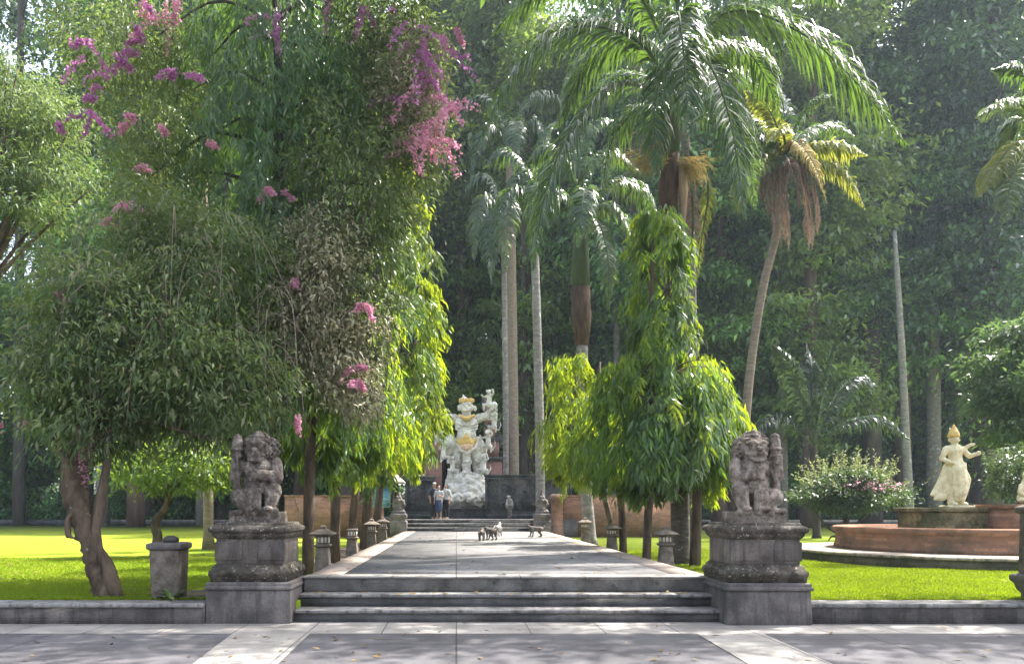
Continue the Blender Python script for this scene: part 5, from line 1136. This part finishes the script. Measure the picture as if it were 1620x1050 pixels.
for x, y, p in spots:
    o = place(p); o.location = (x, y, LZ); o.rotation_euler = (0, 0, rg.uniform(0,6.28)); s = rg.uniform(.88,1.12); o.scale = (s, s, s*rg.uniform(.95,1.05)*(1.3 if abs(x) < 3.5 else 1))
    side = 'beyond the left lawn' if x < -4 else ('beyond the fountain' if x > 8 else 'behind the split gate')
    o['label'] = LBL[p] + ' ' + side; o['group'] = 'forest trees ' + side
# bare trunks standing out against the wood
for px, Y, top, lean, rad, tm, lab in ((1440,46,365,-25,.22,'trunk_grey','thin pale bare trunk rising alone behind the spiky bush'), (1375,50,150,-8,.5,'trunk_forest_red','thick reddish bare trunk in the wood above the dark palm'), (1478,48,330,-6,.42,'trunk_grey','grey bare trunk close to the cream statue'), (1543,50,260,4,.5,'trunk_forest_red','dark brown bare trunk right behind the cream statue'),
    (1238,45,330,-4,.3,'trunk_grey','pale bare trunk beside the tan guardian head'), (162,46,400,3,.36,'trunk_grey','pale bare trunk glimpsed past the crooked trunk'), (30,47,420,3,.33,'trunk_forest','dark bare trunk at the far lawn edge near the frame'), (318,47,400,0,.3,'trunk_grey','pale bare trunk behind the small bright tree'), (975,44,250,2,.22,'trunk_grey','slim pale trunk between mossy palm and spire tree'), (829,46,300,-2,.3,'trunk_dark','dark thin trunk beside the thick brown palm')):
    if px != 1440: Y += 8; top = -60
    o = Vector((GX(px,Y), Y, LZ)); e = rel(P(px+lean, top, Y), o); r = empty('bare_trunk_tree', o, lab, 'tree')
    ee = Vector(e)
    trunk_mesh('trunk', [(0,0,-.1), (ee.x*.3,0,ee.z*.33), (ee.x*.6,0,ee.z*.66), e], (rad*1.3,rad,rad*.85,rad*.5), M[tm], r, 10, [] if px == 1440 else [([ee*.9, ee*.97+Vector((1.2,0,.8)), ee+Vector((2.2,.3,2.2))], rad*.4, .04), ([ee*.93, ee+Vector((-1.2,0,1.0)), ee+Vector((-2.0,.3,2.6))], rad*.4, .04)], px, .05)
    bl = [((ee.x, 0, ee.z+3.5), (2.8,2.6,2.6), 1), ((ee.x+1, .5, ee.z+1.5), (2,2,1.2), 1)]
    if px == 1440: continue
    (V, A), _ = crown_leaves(bl, 260, 36, 1.0, .33, .16, px, .35, .5, .35); mk('crown', V, A, M['forest_b' if px % 2 else 'forest_a'], r, True)
# far wood and undergrowth: uncountable masses
rg = np.random.default_rng(99)
def mass(name, n, xr, yr, zf, L, mat, seed, flat=.5):
    rg = np.random.default_rng(seed); N = n
    x = rg.uniform(*xr, N); y = rg.uniform(*yr, N); z = zf(x, y, rg)
    pos = np.stack([x, y, z], 1); d = rg.normal(size=(N,3)) + np.array([0,-.2,-.3]); nr = np.array([0,-.2,1.]) + rg.normal(size=(N,3))*.5
    l = L*rg.uniform(.6,1.4,N); V, A = leaf4(pos, d, nr, l, l*.5)
    return tag(mk(name, V, A, M[mat]), kind='stuff')
mass('far_wood', 70000, (-110,110), (104,118), lambda x, y, r: r.uniform(0,1,len(x))**1.05*(36+8*np.sin(x*.22)+5*np.sin(x*.57+1)), .95, 'forest_a', 1)
def ug(x, y, r):
    h = 1.0 + .8*np.sin(x*.6) + .6*np.sin(x*1.7+y) ; return LZ + r.uniform(0,1,len(x))**.7*np.maximum(h+.9, .5)
mass('undergrowth', 60000, (-48,48), (56.3,64), ug, .3, 'forest_a', 2)
# short grass standing on the near lawn
def grass(n, xr, yr, seed):
    rg = np.random.default_rng(seed); x = rg.uniform(*xr, n); y = yr[0] + (yr[1]-yr[0])*rg.random(n)**1.6
    pos = np.stack([x, y, np.full(n, LZ+.002)], 1); d = rg.normal(size=(n,3))*np.array([.5,.5,0]) + np.array([0,0,1.]); l = rg.uniform(.025,.06,n)
    return leaf4(pos, d, rg.normal(size=(n,3)), l, np.full(n,.009)+y*.0004, .1, .02)
def tuft_edge(n, xr, seed):
    rg = np.random.default_rng(seed); x = rg.uniform(*xr, n); x = x[np.sin(x*3.1)+np.sin(x*7.7+1)+rg.normal(size=n)*.5 > -.2]; n = len(x)
    pos = np.stack([x, rg.uniform(10.93, 11.0, n), np.full(n, LZ)], 1); d = rg.normal(size=(n,3))*np.array([.5,.6,0]) + np.array([0,-.35,1.])
    return leaf6(pos, d, rg.normal(size=(n,3)), rg.uniform(.05,.13,n), np.full(n,.011), .4)
V, A = merge([grass(70000, (4.9,13), (10.95,16.5), 1), grass(70000, (-13,-4.2), (11.0,20), 2), grass(25000, (4.6,9), (16,24), 3)])
sel = ~(((V[:,0]-FX)**2 + (V[:,1]-FY)**2) < 4.1**2)
keep = sel.reshape(-1,4).all(1); idx = np.where(keep)[0]; V = V.reshape(-1,4,3)[idx].reshape(-1,3); A = [np.arange(len(idx))[:,None]*4 + np.array([[0,1,2,3]])]
V, A = merge([(V, A), tuft_edge(2600, (4.9,12.5), 5), tuft_edge(2600, (-12,-3.5), 6)])
tag(mk('grass', V, A, M['grass']), kind='stuff')

rg = np.random.default_rng(17); parts = []
for n_, xr, yr, zz in ((150,(-9,9),(8,10.8),.012), (220,(-2.2,3.8),(11.6,32),.58), (300,(-13,-2.6),(11,22),LZ+.03), (200,(4,13),(11,24),LZ+.03), (60,(-2.2,3.8),(11.05,11.3),.36)):
    pos = np.stack([rg.uniform(*xr,n_), yr[0]+(yr[1]-yr[0])*rg.random(n_)**1.5, np.full(n_,zz)], 1); d = rg.normal(size=(n_,3))*np.array([1,1,.12]); L_ = rg.uniform(.05,.13,n_)
    parts.append(leaf4(pos, d, np.array([0,0,1.])+rg.normal(size=(n_,3))*.25, L_, L_*.45, .1, -.05))
V, A = merge(parts); tag(mk('fallen_leaves', V, A, M['litter']), kind='stuff')
# ------------------------------------------------------------------ trees of the avenue standing beside and above the viewer (they shade the road)
o = Vector((17.5, 12.6, 0)); r = empty('shade_tree', o, 'wide shade tree beyond the frame whose boughs reach over the road', 'tree')
bl = shift([(Vector((x, 14.1+.4*math.sin(x), 12.6+.3*math.sin(x*2))), (2.0, 1.6, .8), 1) for x in (-2, 1, 4, 7, 10, 13, 16)], o)
(V, A), cc = crown_leaves(bl, 340, 30, .8, .27, .12, 201, .3, .5, .5, zmin=11.4); mk('crown', V, A, M['forest_b'], r, True)
trunk_mesh('trunk', [(0,0,-.05),(.1,0,4),(0,.1,8),(-.5,.2,11.5)], (.5,.38,.3,.15), M['trunk_brown'], r, 12, [([(-.2,.1,10.2+.1*k), (-5-k*3,1.2,12.0), (-10-k*4,1.4+.3*k,12.6)], .14, .03) for k in range(3)] + [([(-.2,.1,10), (1,.3,11.5), (2,.6,12.4)], .14, .03)], 5)

# ------------------------------------------------------------------ haze
HAZE = 0.00045
if HAZE:
    m = MB(); m.box(-115, 115, -12, 130, -1.0, 80); hz = m.build('haze', None) if False else None
    me_m, n, l, out = newmat('haze'); pv = n.new('ShaderNodeVolumePrincipled'); pv.inputs['Color'].default_value = (.72,.86,1,1); pv.inputs['Density'].default_value = HAZE; pv.inputs['Anisotropy'].default_value = .35
    l.new(pv.outputs[0], out.inputs['Volume']); hz = m.build('haze', me_m); hz['kind'] = 'stuff'
